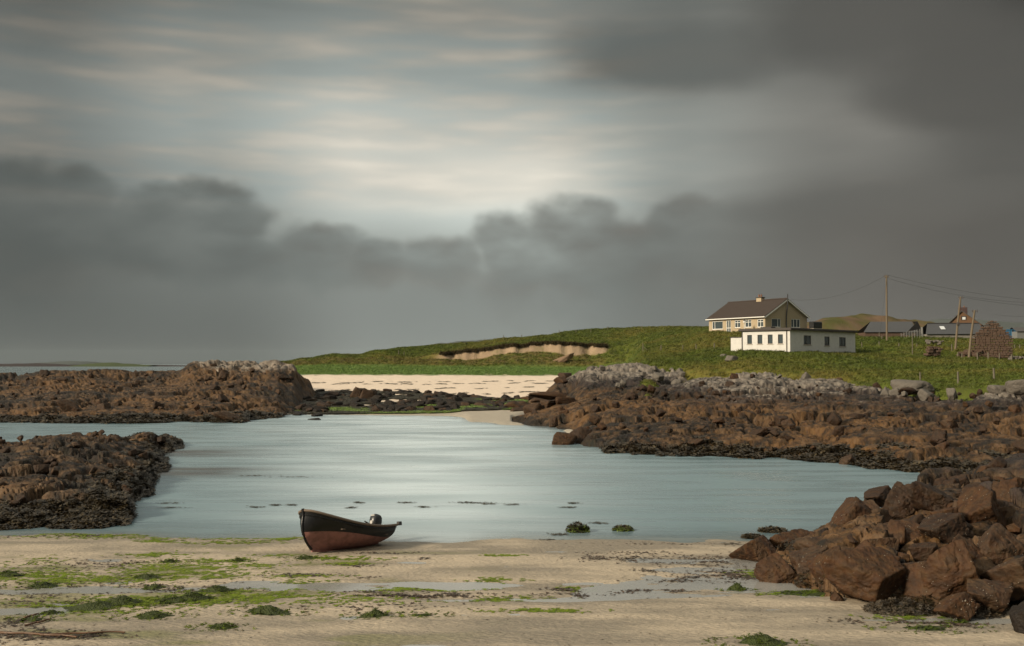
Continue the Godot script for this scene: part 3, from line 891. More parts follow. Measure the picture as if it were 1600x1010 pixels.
func make_ground() -> void:
	# the near beach and the bed of the bay
	var tans := joined([span(-1.5, -0.50, 0.02), span(-0.5, 0.5, 0.0022), span(0.5, 1.5, 0.02)])
	var m := fan(tans, joined([growing(11.0, 15.0, 0.02), growing(15.2, 37.0, 0.0036)]), sand_h, sand_tint, always)
	tag(put("beach_sand", m, mats.sand), "wet sandy beach of the cove with shallow outflow channels", "", "", "structure")
	var back := begin()
	quad(back, Vector3(-60, 0.30, -11.4), Vector3(60, 0.30, -11.4), Vector3(60, 3.2, 60), Vector3(-60, 3.2, 60))
	tag(put("beach_behind", done(back), material("dry_sand", lin(0.44, 0.36, 0.25), 0.9, 0.3)), "dry sand rising behind the viewpoint", "", "", "structure")
	var bed := fan(span(-1.5, 1.5, 0.03), growing(36.0, 112.0, 0.02), func(x, z): return -0.55 - 0.004 * (-z - 36.0), func(_p, _n): return Color(0.44, 0.36, 0.26), always)
	tag(put("bay_bed", bed, mats.sand), "pale sand on the bed of the bay", "", "", "structure")
	var deep := PlaneMesh.new()
	deep.size = Vector2(9000, 9000)
	tag(put("sea_bed", deep, material("sea_floor", lin(0.12, 0.12, 0.10), 0.9, 0.2), null, Vector3(0, -6.0, 0)), "sea floor and low ground out to the horizon", "", "", "structure")
	# the far beach and the grassy land behind it
	var cols := joined([span(-0.9, -0.22, 0.04), span(-0.22, 0.52, 0.0022), span(0.52, 1.4, 0.03)])
	var rows := joined([growing(50.0, 88.0, 0.012), growing(88.2, 200.0, 0.005), span(200.5, 209.0, 0.5), span(209.1, 216.5, 0.18), span(217.0, 245.0, 0.7), span(247.0, 330.0, 6.0)])
	var far_sand := func(a, _b, _c, dd): return -a.z < 176.0 and a.x / -a.z < 0.105 and a.x / -a.z > -0.24
	var shore := fan(cols, rows, land_shape, land_tint, far_sand)
	tag(put("far_beach", shore, mats.sand), "pale shell sand beach at the head of the bay", "", "", "structure")
	var hill := fan(cols, rows, land_shape, land_tint, func(a, b, c, dd): return not far_sand.call(a, b, c, dd) and maxf(a.y, dd.y) > -0.7)
	tag(put("grassy_hillside", hill, mats.turf), "green grassy hillside and dunes above the bay", "", "", "structure")
	# grass standing on it
	var tuft := blade_tuft(5, 9, 0.11, 0.9)
	var where := []
	var tints := []
	rng.seed = 77
	var tries := 0
	while where.size() < 70000 and tries < 200000:
		tries += 1
		var t := rng.randf_range(-0.225, 0.56)
		var d := 80.0 + 170.0 * pow(rng.randf(), 0.8)
		var x := t * d
		var base := table(land_table, t, d)
		if base < 2.55 or d > 246.0: continue
		if d < 176.0 and t < 0.11: continue
		var rocky := table(right_shore_table, t, d)
		if rocky > base + 0.1: continue
		var strip := d < 203.0 and t < 0.10
		var y := land_shape(x, -d)
		if d > 205.0 and d < 218.0 and land_shape(x, -d - 0.4) - land_shape(x, -d + 0.4) > 0.55: continue
		var s := rng.randf_range(0.16, 0.34) * (0.7 + d / 500.0)
		if strip: s *= 0.8
		where.append(turned(Vector3(x, y - 0.03, -d), Vector3(s * 2.2, s, s * 2.2), rng.randf() * TAU))
		var c := land_tint(Vector3(x, y, -d), Vector3.UP)
		var v := rng.randf_range(0.8, 1.2)
		tints.append(Color(c.r * v * rng.randf_range(0.84, 1.0), c.g * v, c.b * v * rng.randf_range(0.8, 1.1)))
	# the dark ragged lip of turf that hangs over the sand scarps
	for n in 3000:
		var t := rng.randf_range(-0.066, 0.104)
		var d := 207.0
		var best := 0.55
		var lip := 0.0
		while d < 217.0:
			var x := t * d
			var rise := land_shape(x, -d - 0.3) - land_shape(x, -d + 0.3)
			if rise > best: lip = d + 0.5
			d += 0.3
		if lip == 0.0: continue
		var s := rng.randf_range(0.22, 0.5)
		where.append(turned(Vector3(t * lip, land_shape(t * lip, -lip) - 0.25 * rng.randf(), -lip + rng.randf_range(0.0, 0.5)), Vector3(s * 1.8, s * 0.8, s * 1.8), rng.randf() * TAU, Vector3(rng.randf_range(-1.2, 0.2), 0, 0)))
		tints.append(Color(0.060, 0.045, 0.022) * rng.randf_range(0.6, 1.4))
	tag(many("grass", tuft, mats.leaf, where, tints), "rough tufted grass covering the hillside", "grass")

func land_shape(x: float, z: float) -> float:
	var d := -z
	if d > 204.0 and d < 226.0:
		var w := 1.2 * n_mid.get_noise_2d(x * 0.6, 4.0)
		return land_h(x * (d - w) / d, -(d - w))
	return land_h(x, z)

func make_water() -> void:
	var tans := joined([span(-1.6, -0.6, 0.1), span(-0.6, 0.6, 0.006), span(0.6, 1.6, 0.1)])
	var ds := joined([growing(26.0, 110.0, 0.007), growing(112.0, 3600.0, 0.06)])
	var tint := func(p, _n):
		var d: float = -p.z
		var depth: float = -sand_h(p.x, p.z) if d < 60.0 else 0.9
		if d > 60.0: depth = minf(0.9, -table(land_table, p.x / d, d))
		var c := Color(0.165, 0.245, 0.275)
		# reflected sky glow painted into the water colour down the middle of the bay
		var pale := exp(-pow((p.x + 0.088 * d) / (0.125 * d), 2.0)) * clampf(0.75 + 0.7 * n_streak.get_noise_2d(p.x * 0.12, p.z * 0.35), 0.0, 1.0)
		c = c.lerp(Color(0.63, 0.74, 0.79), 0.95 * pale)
		# weed beds under the surface off the left-hand rocks
		var bed := 0.0
		for q in [Vector4(-19.2, 60.5, 3.4, 2.6), Vector4(-16.4, 50.3, 3.4, 2.2)]:
			bed = maxf(bed, exp(-pow((p.x - q.x - 1.5) / q.z, 2.0) - pow((d - q.y) / q.w, 2.0)))
		bed *= clampf(0.75 + 0.8 * n_mid.get_noise_2d(p.x * 0.3, p.z * 0.9), 0.0, 1.0)
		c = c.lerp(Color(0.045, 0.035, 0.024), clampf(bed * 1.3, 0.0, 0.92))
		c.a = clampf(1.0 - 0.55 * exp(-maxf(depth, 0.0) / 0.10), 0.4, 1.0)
		if d > 120.0: c = Color(0.10, 0.14, 0.15, 1.0)
		return c
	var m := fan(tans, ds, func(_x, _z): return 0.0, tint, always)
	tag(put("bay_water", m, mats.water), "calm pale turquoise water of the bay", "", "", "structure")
	var film := fan(span(-0.56, 0.56, 0.004), growing(17.5, 31.5, 0.006), func(x, z): return sand_base(x, -z) - 0.009, func(_p, _n): return Color.WHITE,
		func(a, b, c, d): return sand_h(a.x, a.z) < a.y + 0.012 or sand_h(b.x, b.z) < b.y + 0.012 or sand_h(c.x, c.z) < c.y + 0.012 or sand_h(d.x, d.z) < d.y + 0.012)
	tag(put("beach_stream", film, mats.water_film), "thin sheets of water draining across the sand", "", "", "structure")

func ridge(called: String, tops: Array, foot: float, depth: float, mat: Material, label: String, rough: float) -> void:
	# a hill with a given skyline (points from left to right), sloping down towards and away from the bay
	var pos := PackedVector3Array()
	var nd := 13
	var list := []
	for i in tops.size() - 1:
		for s in 10:
			var f := smooth(0.0, 1.0, s / 10.0)
			var p: Vector3 = tops[i].lerp(tops[i + 1], s / 10.0)
			p.y = lerpf(tops[i].y, tops[i + 1].y, f)
			list.append(p)
	list.append(tops[-1])
	for p in list:
		for j in nd:
			var f := float(j) / (nd - 1) * 2.0 - 1.0
			var h: float = lerpf(p.y, foot, smooth(0.0, 1.0, absf(f)))
			var q := Vector3(p.x, h, p.z - f * depth)
			q.y += rough * n_big.get_noise_2d(q.x * 0.8, q.z * 0.8) * (1.0 - absf(f)) + rough * 0.6 * n_mid.get_noise_2d(q.x * 0.4, q.z * 0.4) * (1.0 - absf(f))
			pos.append(q)
	var tint := func(p, _n):
		var a := n_big.get_noise_2d(p.x, p.z)
		var b := n_mid.get_noise_2d(p.x * 0.5, p.z * 0.5)
		return Color(0.075, 0.078, 0.028).lerp(Color(0.135, 0.092, 0.062), clampf(0.62 + a + b * 1.4, 0.0, 1.0))
	tag(put(called, sheet(pos, list.size(), nd, tint, always), mat), label, "", "", "structure")

func make_distance() -> void:
	var far := material("hazed_moor", lin(0.085, 0.095, 0.090), 0.95, 0.1)  # distance haze is put into this grey-blue hill colour
	var low := material("far_rock", lin(0.050, 0.040, 0.040), 0.95, 0.1)
	var green := material("far_green", lin(0.06, 0.075, 0.035), 0.95, 0.1)
	ridge("distant_headland", [Vector3(-1058.05, 2.36, -1500.00), Vector3(-758.29, 3.24, -1500.00), Vector3(-705.38, 3.24, -1500.00), Vector3(-674.53, 3.68, -1500.00), Vector3(-652.49, 4.12, -1500.00), Vector3(-608.38, 2.36, -1500.00), Vector3(-493.75, 1.92, -1500.00), Vector3(-414.39, 0.59, -1500.00), Vector3(-335.03, -0.29, -1500.00)], -0.8, 140.0, low, "low dark headland across the water at the far left", 0.3)
	ridge("distant_dune", [Vector3(-569.24, 1.66, -1420.00), Vector3(-550.91, 3.75, -1420.00), Vector3(-534.23, 5.00, -1420.00), Vector3(-519.21, 5.17, -1420.00), Vector3(-505.00, 3.75, -1420.00), Vector3(-467.41, 1.66, -1420.00)], -0.5, 40.0, green, "small green hump on the far left headland", 0.2)
	ridge("distant_hill", [Vector3(-1027.46, -0.40, -2300.00), Vector3(-980.24, 5.68, -2300.00), Vector3(-932.96, 8.65, -2300.00), Vector3(-899.15, 7.70, -2300.00), Vector3(-865.27, 2.30, -2300.00)], -1.0, 200.0, far, "faint blue hill behind the far left headland", 0.0)
	ridge("moorland_hill", [Vector3(-127.00, 10.82, -900.00), Vector3(-84.69, 16.64, -900.00), Vector3(-58.23, 21.14, -900.00), Vector3(-37.06, 23.25, -900.00), Vector3(-15.88, 24.05, -900.00), Vector3(10.59, 24.05, -900.00), Vector3(52.94, 22.46, -900.00), Vector3(105.86, 15.05, -900.00)], 2.0, 260.0, far, "long grey moor showing behind the dune ridge", 0.6)
	ridge("blue_hill", [Vector3(451.41, 47.05, -1300.00), Vector3(489.77, 54.71, -1300.00), Vector3(512.77, 57.39, -1300.00), Vector3(535.74, 58.16, -1300.00), Vector3(581.59, 54.33, -1300.00), Vector3(612.18, 53.18, -1300.00), Vector3(688.77, 56.24, -1300.00), Vector3(765.13, 48.58, -1300.00)], 2.0, 300.0, far, "hazy blue hill behind the stone house", 0.6)
	var knoll := material("knoll_turf", Color.WHITE, 0.95, 0.1)
	knoll.vertex_color_use_as_albedo = true
	textured(knoll, mats.turf.albedo_texture, 0.2, mats.turf.heightmap_texture, 12.0)
	ridge("rocky_knoll", [Vector3(65.53, 13.48, -262.00), Vector3(71.25, 15.02, -262.00), Vector3(75.58, 15.79, -262.00), Vector3(80.21, 16.10, -262.00), Vector3(84.84, 16.48, -262.00), Vector3(88.70, 16.64, -262.00), Vector3(91.78, 16.41, -262.00), Vector3(94.40, 15.79, -262.00), Vector3(96.87, 15.71, -262.00), Vector3(99.02, 15.33, -262.00), Vector3(102.08, 13.94, -262.00), Vector3(106.39, 12.86, -262.00)], 8.5, 30.0, knoll, "brown and green rocky knoll behind the sheds", 1.1)

# ------------------------------------------------------------------ rocky shores
func outcrop(called: String, label: String, tbl: Array, tans: PackedFloat32Array, ds: PackedFloat32Array, tint: Callable, turn: float, stretch: float, amp: float, small: float) -> Node3D:
	rock_turn = turn
	rock_stretch = stretch
	rock_amp = amp
	rock_small = small
	var shape := func(x, z):
		var d: float = -z
		var b := table(tbl, x / d, d)
		if b < -0.75: return b
		return b + broken(x, z) * smooth(-0.8, 0.5, b) * (0.7 + 0.12 * b)
	var m := fan(tans, ds, shape, tint, func(a, b, c, d): return maxf(maxf(a.y, b.y), maxf(c.y, d.y)) > -0.25)
	var o := thing(called, Vector3.ZERO, label, "rocks")
	put("bedrock", m, mats.rock, o)
	return o

func rock_top(tbl: Array, x: float, d: float) -> float:
	return table(tbl, x / d, d)

func strew(o: Node3D, tbl: Array, seed_: int, count: int, t0: float, t1: float, d0: float, d1: float, s0: float, s1: float, kinds: Array, floor_: float) -> void:
	rng.seed = seed_
	var picks := []
	var tries := 0
	while picks.size() < count and tries < count * 30:
		tries += 1
		var t := rng.randf_range(t0, t1)
		var d := rng.randf_range(d0, d1)
		var h := rock_top(tbl, t * d, d)
		if h < floor_: continue
		var s := lerpf(s0, s1, pow(rng.randf(), 2.0))
		picks.append([Vector3(t * d, h + s * rng.randf_range(-0.28, 0.08), -d), s, rng.randf() * TAU, rng.randf_range(-0.5, 0.5), rng.randf_range(-0.4, 0.4), rng.randi() % boulders.size(), kinds[rng.randi() % kinds.size()]])
	for p in picks:
		var b := put("boulder", boulders[p[5]], mats["boulder_%d" % p[6]], o, p[0])
		b.rotation = Vector3(p[3], p[2], p[4])
		b.scale = Vector3.ONE * p[1]

var boulders := []

func make_shores() -> void:
	for k in 9:
		boulders.append(boulder_mesh(40 + k, [Vector3(1.2, 0.8, 0.9), Vector3(1.0, 0.9, 1.0), Vector3(1.4, 0.6, 0.9), Vector3(0.9, 1.1, 0.8)][k % 4], 9 + k % 4, 8, 22.0))
	rock_round = 0.8
	rock_step = 0.7
	rock_size = 1.45
	var right := outcrop("right_shore_rocks", "broad brown rock shore below the white house, grey with lichen along its top", right_shore_table,
		joined([span(-0.02, 0.49, 0.00105), span(0.494, 0.70, 0.006), span(0.72, 1.2, 0.02)]), growing(46.0, 127.0, 0.0029),
		func(p, n): return rock_tint(p, n, 0.30, 2.15 + 0.5 * smooth(70.0, 110.0, -p.z), 2.8 + 0.75 * smooth(75.0, 115.0, -p.z), 0.46), 0.25, 2.2, 0.95, 1.3)
	strew(right, right_shore_table, 201, 60, 0.02, 0.5, 50.0, 100.0, 0.22, 0.6, [0, 1, 1, 2], 0.3)
	strew(right, right_shore_table, 206, 80, 0.02, 0.5, 51.0, 96.0, 0.12, 0.34, [0, 1, 1, 2], 0.3)
	strew(right, right_shore_table, 202, 30, 0.07, 0.5, 74.0, 116.0, 0.25, 0.6, [3], 2.7)
	var spit := outcrop("left_spit_rocks", "long brown rock spit across the channel on the left, rising to a rounded grey head", far_spit_table,
		joined([span(-1.1, -0.72, 0.02), span(-0.7, -0.475, 0.006), span(-0.474, -0.155, 0.00105)]), growing(84.0, 160.0, 0.0031),
		func(p, n): return rock_tint(p, n, 0.25, 9.0, 4.35 + 1.4 * smooth(-0.26, -0.32, p.x / -p.z), 0.46), -0.15, 2.4, 0.9, 1.2)
	strew(spit, far_spit_table, 203, 34, -0.48, -0.19, 90.0, 130.0, 0.3, 0.75, [1, 2, 2], 0.3)
	strew(spit, far_spit_table, 207, 50, -0.48, -0.19, 90.0, 130.0, 0.15, 0.4, [0, 1, 2], 0.3)
	rock_size = 1.0
	var left := outcrop("left_near_rocks", "dark weed-hung rock outcrop between the sand and the water at the left edge", left_rock_table,
		joined([span(-1.2, -0.64, 0.02), span(-0.62, -0.475, 0.006), span(-0.474, -0.288, 0.0009)]), growing(30.5, 73.5, 0.003),
		func(p, n): return rock_tint(p, n, 0.30 - 0.5 * smooth(-0.40, -0.46, p.x / -p.z), 9.0, 9.0, 0.38), 0.7, 1.5, 0.85, 1.0)
	strew(left, left_rock_table, 204, 50, -0.475, -0.31, 34.5, 66.0, 0.14, 0.40, [1, 1, 2], 0.4)
	rock_size = 0.8
	rock_round = 0.25
	rock_step = 1.1
	var near := outcrop("right_near_rocks", "tumbled orange-brown rock pile in the right foreground running down onto the sand", near_rock_table,
		joined([span(0.222, 0.49, 0.00085), span(0.493, 0.75, 0.007), span(0.77, 1.3, 0.02)]), growing(18.6, 46.5, 0.0027),
		func(p, n): return rock_tint(p, n, -0.6, 1.75, 3.4, 0.34), 0.9, 1.2, 0.95, 0.45)
	rock_size = 1.0
	# the blocks of the pile that stand out singly: place, half sizes, yaw, tilts, mesh, colour
	var blocks := [
		[Vector3(7.22, 0.68, -21.90), Vector3(0.66, 0.54, 0.55), 0.2, 0.0, 0.05, 12, 0], [Vector3(8.52, 0.78, -21.40), Vector3(0.5, 0.72, 0.42), -0.35, 0.15, -0.5, 13, 0],
		[Vector3(8.18, 0.59, -21.90), Vector3(0.5, 0.5, 0.5), 0.6, 0.1, -0.35, 9, 0], [Vector3(9.01, 0.60, -20.70), Vector3(0.42, 0.33, 0.4), 0.3, 0.0, 0.1, 10, 2],
		[Vector3(8.23, 0.49, -20.30), Vector3(0.42, 0.26, 0.32), -0.2, 0.0, 0.35, 11, 0], [Vector3(8.48, 1.04, -27.00), Vector3(0.72, 0.52, 0.6), 0.5, 0.0, 0.25, 14, 0],
		[Vector3(7.59, 0.65, -24.90), Vector3(0.75, 0.36, 0.6), -0.1, 0.0, 0.08, 12, 2], [Vector3(6.56, 0.50, -24.20), Vector3(0.5, 0.34, 0.45), 0.8, 0.1, 0.0, 9, 2],
		[Vector3(9.76, 1.25, -27.50), Vector3(0.48, 0.66, 0.5), 0.1, 0.1, -0.2, 13, 1], [Vector3(10.92, 1.48, -25.50), Vector3(0.55, 0.55, 0.5), 0.9, 0.1, 0.1, 14, 0],
		[Vector3(12.26, 1.54, -26.80), Vector3(0.75, 0.62, 0.6), 0.3, 0.0, -0.4, 9, 0], [Vector3(9.01, 0.99, -24.60), Vector3(0.55, 0.45, 0.5), -0.4, 0.0, -0.2, 10, 0],
		[Vector3(9.89, 1.01, -22.40), Vector3(0.5, 0.62, 0.5), 0.4, 0.1, -0.5, 13, 2], [Vector3(9.59, 1.31, -24.20), Vector3(0.62, 0.42, 0.5), -0.1, 0.1, 0.1, 11, 1],
		[Vector3(9.77, 0.82, -21.20), Vector3(0.55, 0.42, 0.5), 0.5, 0.0, -0.3, 14, 2], [Vector3(6.65, 0.53, -23.00), Vector3(0.42, 0.4, 0.4), 1.1, 0.0, 0.1, 9, 0],
		[Vector3(9.20, 0.95, -22.20), Vector3(0.45, 0.5, 0.4), 0.2, 0.2, -0.4, 10, 0], [Vector3(10.43, 1.54, -27.00), Vector3(0.6, 0.4, 0.5), 0.7, 0.0, -0.2, 12, 1],
		[Vector3(10.03, 1.36, -29.80), Vector3(0.5, 0.3, 0.4), 0.2, 0.0, 0.2, 11, 1], [Vector3(8.03, 0.69, -27.20), Vector3(0.42, 0.24, 0.35), 0.4, 0.0, 0.1, 10, 1],
	]
	for k in 6:
		boulders.append(boulder_mesh(70 + k, Vector3.ONE, 9 + k % 4, 28, 40.0))
	for b in blocks:
		var o := put("boulder", boulders[b[5]], mats["boulder_%d" % b[6]], near, b[0])
		o.rotation = Vector3(b[3], b[2], b[4])
		o.scale = b[1] * 1.05
	strew(near, near_rock_table, 205, 75, 0.27, 0.5, 21.3, 36.0, 0.14, 0.42, [0, 0, 1, 2], 0.25)

	# barnacles in patches on the faces of the bigger blocks
	var shell := SphereMesh.new()
	shell.radius = 1.0
	shell.height = 1.4
	shell.radial_segments = 6
	shell.rings = 3
	var where := []
	var tints := []
	rng.seed = 215
	for b in blocks.slice(0, 16):
		var pts: PackedVector3Array = boulders[b[5]].surface_get_arrays(0)[Mesh.ARRAY_VERTEX]
		var basis := Basis.from_euler(Vector3(b[3], b[2], b[4])) * Basis.from_scale(b[1] * 1.05)
		var off := rng.randf() * 50.0
		for n in 170:
			var v := pts[rng.randi() % pts.size()]
			if n_mid.get_noise_3d(v.x * 5.0 + off, v.y * 5.0, v.z * 5.0) < 0.08: continue
			var p: Vector3 = b[0] + basis * (v + Vector3(rng.randf_range(-0.02, 0.02), rng.randf_range(-0.02, 0.02), rng.randf_range(-0.02, 0.02)))
			where.append(turned(p, Vector3.ONE * rng.randf_range(0.005, 0.013), 0.0))
			tints.append(Color(0.26, 0.23, 0.18) * rng.randf_range(0.5, 1.3))
	many("barnacles", shell, mats.weed, where, tints, near)

# ------------------------------------------------------------------ buildings
func wall_with_openings(st: SurfaceTool, length: float, height: float, holes: Array, thick: float, place: Transform3D) -> void:
	# a wall along local x from 0 to length, outside towards +z, with rectangular openings [x0, x1, y0, y1]
	var xs := [0.0, length]
	var ys := [-0.9, height]
	for h in holes:
		xs.append_array([h[0], h[1]])
		ys.append_array([h[2], h[3]])
	xs.sort()
	ys.sort()
	for i in xs.size() - 1:
		for j in ys.size() - 1:
			if xs[i + 1] - xs[i] < 0.001 or ys[j + 1] - ys[j] < 0.001: continue
			var cx: float = (xs[i] + xs[i + 1]) / 2.0
			var cy: float = (ys[j] + ys[j + 1]) / 2.0
			var open := false
			for h in holes:
				if cx > h[0] and cx < h[1] and cy > h[2] and cy < h[3]: open = true
			if open: continue
			for z in [0.0, -thick]:
				var a := place * Vector3(xs[i], ys[j], z)
				var b := place * Vector3(xs[i], ys[j + 1], z)
				var c := place * Vector3(xs[i + 1], ys[j + 1], z)
				var d := place * Vector3(xs[i + 1], ys[j], z)
				if z == 0.0: quad(st, a, b, c, d)
				else: quad(st, a, d, c, b)
	for h in holes:
		var p := [Vector3(h[0], h[2], 0), Vector3(h[0], h[3], 0), Vector3(h[1], h[3], 0), Vector3(h[1], h[2], 0)]
		for k in 4:
			var a: Vector3 = p[k]
			var b: Vector3 = p[(k + 1) % 4]
			quad(st, place * a, place * (a - Vector3(0, 0, thick)), place * (b - Vector3(0, 0, thick)), place * b)

func window(parent: Node3D, called: String, h: Array, place: Transform3D, frame_mat: Material, glass: Material, bar: float, uprights: Array, sill := true, rails := []) -> Node3D:
	# frame, panes and sill set into an opening; uprights and rails are fractions of the opening
	var w: float = h[1] - h[0]
	var t: float = h[3] - h[2]
	var o := Node3D.new()
	o.name = called
	parent.add_child(o, true)
	o.transform = place * Transform3D(Basis(), Vector3(h[0], h[2], 0))
	var st := begin()
	box(st, Vector3(0, 0, -0.14), Vector3(bar, t, -0.06))
	box(st, Vector3(w - bar, 0, -0.14), Vector3(w, t, -0.06))
	box(st, Vector3(bar, t - bar, -0.14), Vector3(w - bar, t, -0.06))
	box(st, Vector3(bar, 0, -0.14), Vector3(w - bar, bar, -0.06))
	for u in uprights:
		box(st, Vector3(w * u - bar * 0.45, bar, -0.136), Vector3(w * u + bar * 0.45, t - bar, -0.064))
	for r in rails:
		box(st, Vector3(bar, t * r - bar * 0.4, -0.132), Vector3(w - bar, t * r + bar * 0.4, -0.068))
	put("frame", done(st), frame_mat, o)
	var edges := [0.0]
	edges.append_array(uprights)
	edges.append(1.0)
	for k in edges.size() - 1:
		put("pane", boxmesh(Vector3(w * edges[k] + bar * 0.5, bar * 0.5, -0.11), Vector3(w * edges[k + 1] - bar * 0.5, t - bar * 0.5, -0.10)), glass, o)
	if sill: put("sill", boxmesh(Vector3(-0.08, -0.09, -0.05), Vector3(w + 0.08, -0.005, 0.07), 0.01), mats.sill, o)
	return o

func make_bungalow() -> void:
	var L := 13.0
	var W := 8.7
	var H := 2.5
	var R := 5.1
	var o := thing("bungalow", Vector3(38.45, 9.66, -165.00), "cream bungalow with brown pitched roof and one chimney, highest on the green slope", "house", "", deg_to_rad(-60.0))
	var render := material("cream_render", lin(0.45, 0.365, 0.25), 0.9, 0.2)
	textured(render, noise_texture(31, 0.1, 4, [[0.0, grey(0.75)], [1.0, grey(1.0)]], 256), 0.6, mats.turf.heightmap_texture, 1.0)
	material("sill", lin(0.42, 0.38, 0.32), 0.8)
	var white := material("white_frame", lin(0.75, 0.74, 0.70), 0.5)
	var glass := material("dark_glass", lin(0.05, 0.065, 0.07), 0.08)
	var front := Transform3D(Basis(), Vector3(-L, 0, 0))  # the long face, seen from +z
	var gable := Transform3D(Basis(Vector3.UP, PI / 2), Vector3(0, 0, 0))
	var fh := [[0.75, 3.35, 0.68, 2.0], [4.17, 5.25, -0.05, 2.05], [6.12, 7.45, 0.8, 2.0], [8.5, 9.95, 0.8, 2.0], [11.25, 12.6, 0.75, 1.98]]
	var gh := [[1.3, 3.2, 0.75, 2.1], [5.35, 7.25, 0.75, 2.1]]
	var st := begin()
	wall_with_openings(st, L, H, fh, 0.3, front)
	put("front_wall", done(st), render, o)
	st = begin()
	wall_with_openings(st, W, H, gh, 0.3, gable)
	tri(st, Vector3(0, H, 0), Vector3(0, R - 0.06, -W / 2), Vector3(0, H, -W))
	tri(st, Vector3(-0.3, H, 0), Vector3(-0.3, H, -W), Vector3(-0.3, R - 0.06, -W / 2))
	put("gable_wall", done(st), render, o)
	st = begin()
	wall_with_openings(st, L, H, [], 0.3, Transform3D(Basis(Vector3.UP, PI), Vector3(0, 0, -W)))
	wall_with_openings(st, W, H, [], 0.3, Transform3D(Basis(Vector3.UP, -PI / 2), Vector3(-L, 0, -W)))
	tri(st, Vector3(-L, H, -W), Vector3(-L, R - 0.06, -W / 2), Vector3(-L, H, 0))
	put("back_wall", done(st), render, o)
	put("floor", boxmesh(Vector3(-L + 0.31, -0.3, -W + 0.31), Vector3(-0.31, 0.02, -0.31)), mats.sill, o)
	# roof: two slopes laid in courses of tiles
	var tile := material("brown_tiles", lin(0.062, 0.048, 0.041), 0.8, 0.3)
	textured(tile, noise_texture(32, 0.08, 4, [[0.0, grey(0.6)], [1.0, grey(1.0)]], 256), 0.5)
	var roof := Node3D.new()
	roof.name = "roof"
	o.add_child(roof, true)
	var run := W / 2 + 0.38
	var drop := run * (R - H) / (W / 2)
	for s in [1.0, -1.0]:
		st = begin()
		var n := 14
		for k in n:
			var a := float(k) / n
			var b := float(k + 1) / n
			var up := Vector3(0, 0.10, 0)
			var p := Vector3(-L - 0.3, R - drop * a, -W / 2 + s * run * a)
			var q := Vector3(-L - 0.3, R - drop * b, -W / 2 + s * run * b)
			var lip := Vector3(0, 0.045, 0)
			var e := Vector3(L + 0.6, 0, 0)
			quad(st, q + up + lip, p + up, p + up + e, q + up + lip + e)
			quad(st, q + up, q + up + lip, q + up + lip + e, q + up + e)
			quad(st, q, q + e, p + e, p)
			for x in [Vector3.ZERO, e]:
				quad(st, q + x, q + up + lip + x, p + up + x, p + x)
		put("slope", done(st), tile, roof)
	st = begin()
	tube(st, [Vector3(-L - 0.32, R + 0.12, -W / 2), Vector3(0.32, R + 0.12, -W / 2)], [0.12, 0.12], 8)
	put("ridge_tiles", done(st), tile, roof)
	for s in [1.0, -1.0]:
		st = begin()
		for x in [0.30, -L - 0.34]:
			var a := Vector3(x, R + 0.04, -W / 2)
			var b := Vector3(x, R - drop + 0.04, -W / 2 + s * run)
			var dn := Vector3(0, -0.24, 0)
			var th := Vector3(0.045, 0, 0)
			quad(st, a + th, b + th, b + dn + th, a + dn + th)
			quad(st, a, a + dn, b + dn, b)
			quad(st, a + dn, a + dn + th, b + dn + th, b + dn)
		put("bargeboard", done(st), white, roof)
	put("gutter", boxmesh(Vector3(-L - 0.34, R - drop - 0.06, -W / 2 + run + 0.003), Vector3(0.34, R - drop + 0.08, -W / 2 + run + 0.10), 0.02), white, roof)
	var ch := Node3D.new()
	ch.name = "chimney"
	o.add_child(ch, true)
	ch.position = Vector3(-5.7, R - 0.35, -W / 2)
	put("stack", boxmesh(Vector3(-0.55, 0, -0.35), Vector3(0.55, 0.85, 0.35)), render, ch)
	put("cap", boxmesh(Vector3(-0.68, 0.85, -0.46), Vector3(0.68, 0.97, 0.46), 0.02), material("dark_cap", lin(0.05, 0.045, 0.04)), ch)
	for x in [-0.25, 0.25]:
		st = begin()
		tube(st, [Vector3(x, 0.97, 0), Vector3(x, 1.4, 0)], [0.15, 0.12], 8)
		put("chimney_pot", done(st), material("clay_pot", lin(0.16, 0.08, 0.05)), ch)
	# windows and the glazed door
	window(o, "window", fh[0], front, white, glass, 0.09, [0.24])
	var door := window(o, "door", fh[1], front, white, glass, 0.11, [0.5], false, [0.42])
	window(o, "window", fh[2], front, white, glass, 0.09, [0.5], true, [0.68])
	window(o, "window", fh[3], front, white, glass, 0.09, [0.5], true, [0.68])
	window(o, "window", fh[4], front, white, glass, 0.10, [0.5], true, [0.68])
	window(o, "window", gh[0], gable, white, glass, 0.09, [0.7])
	window(o, "window", gh[1], gable, white, glass, 0.09, [0.3, 0.66])
	st = begin()
	tube(st, [Vector3(0.12, -0.3, -W / 2 + 0.1), Vector3(0.12, 2.4, -W / 2 + 0.1), Vector3(0.40, 4.6, -W / 2 + 0.1), Vector3(0.42, 5.9, -W / 2 + 0.1)], [0.09, 0.09, 0.09, 0.08], 6)
	put("vent_pipe", done(st), material("black_pipe", lin(0.03, 0.03, 0.032), 0.6), o)
	# the oil tank beside it and a lamp post by the path
	var tank := thing("oil_tank", o.position + o.basis * Vector3(1.2, 0.35, -W - 0.6), "black oil tank at the right-hand end of the cream bungalow", "tank", "", deg_to_rad(-60.0))
	st = begin()
	box(st, Vector3(-0.5, 0.3, -1.0), Vector3(0.5, 1.35, 1.0), 0.12)
	put("drum", done(st), material("black_plastic", lin(0.015, 0.015, 0.016), 0.5), tank)
	put("plinth", boxmesh(Vector3(-0.5, -0.6, -0.9), Vector3(0.5, 0.3, 0.9)), mats.sill, tank)
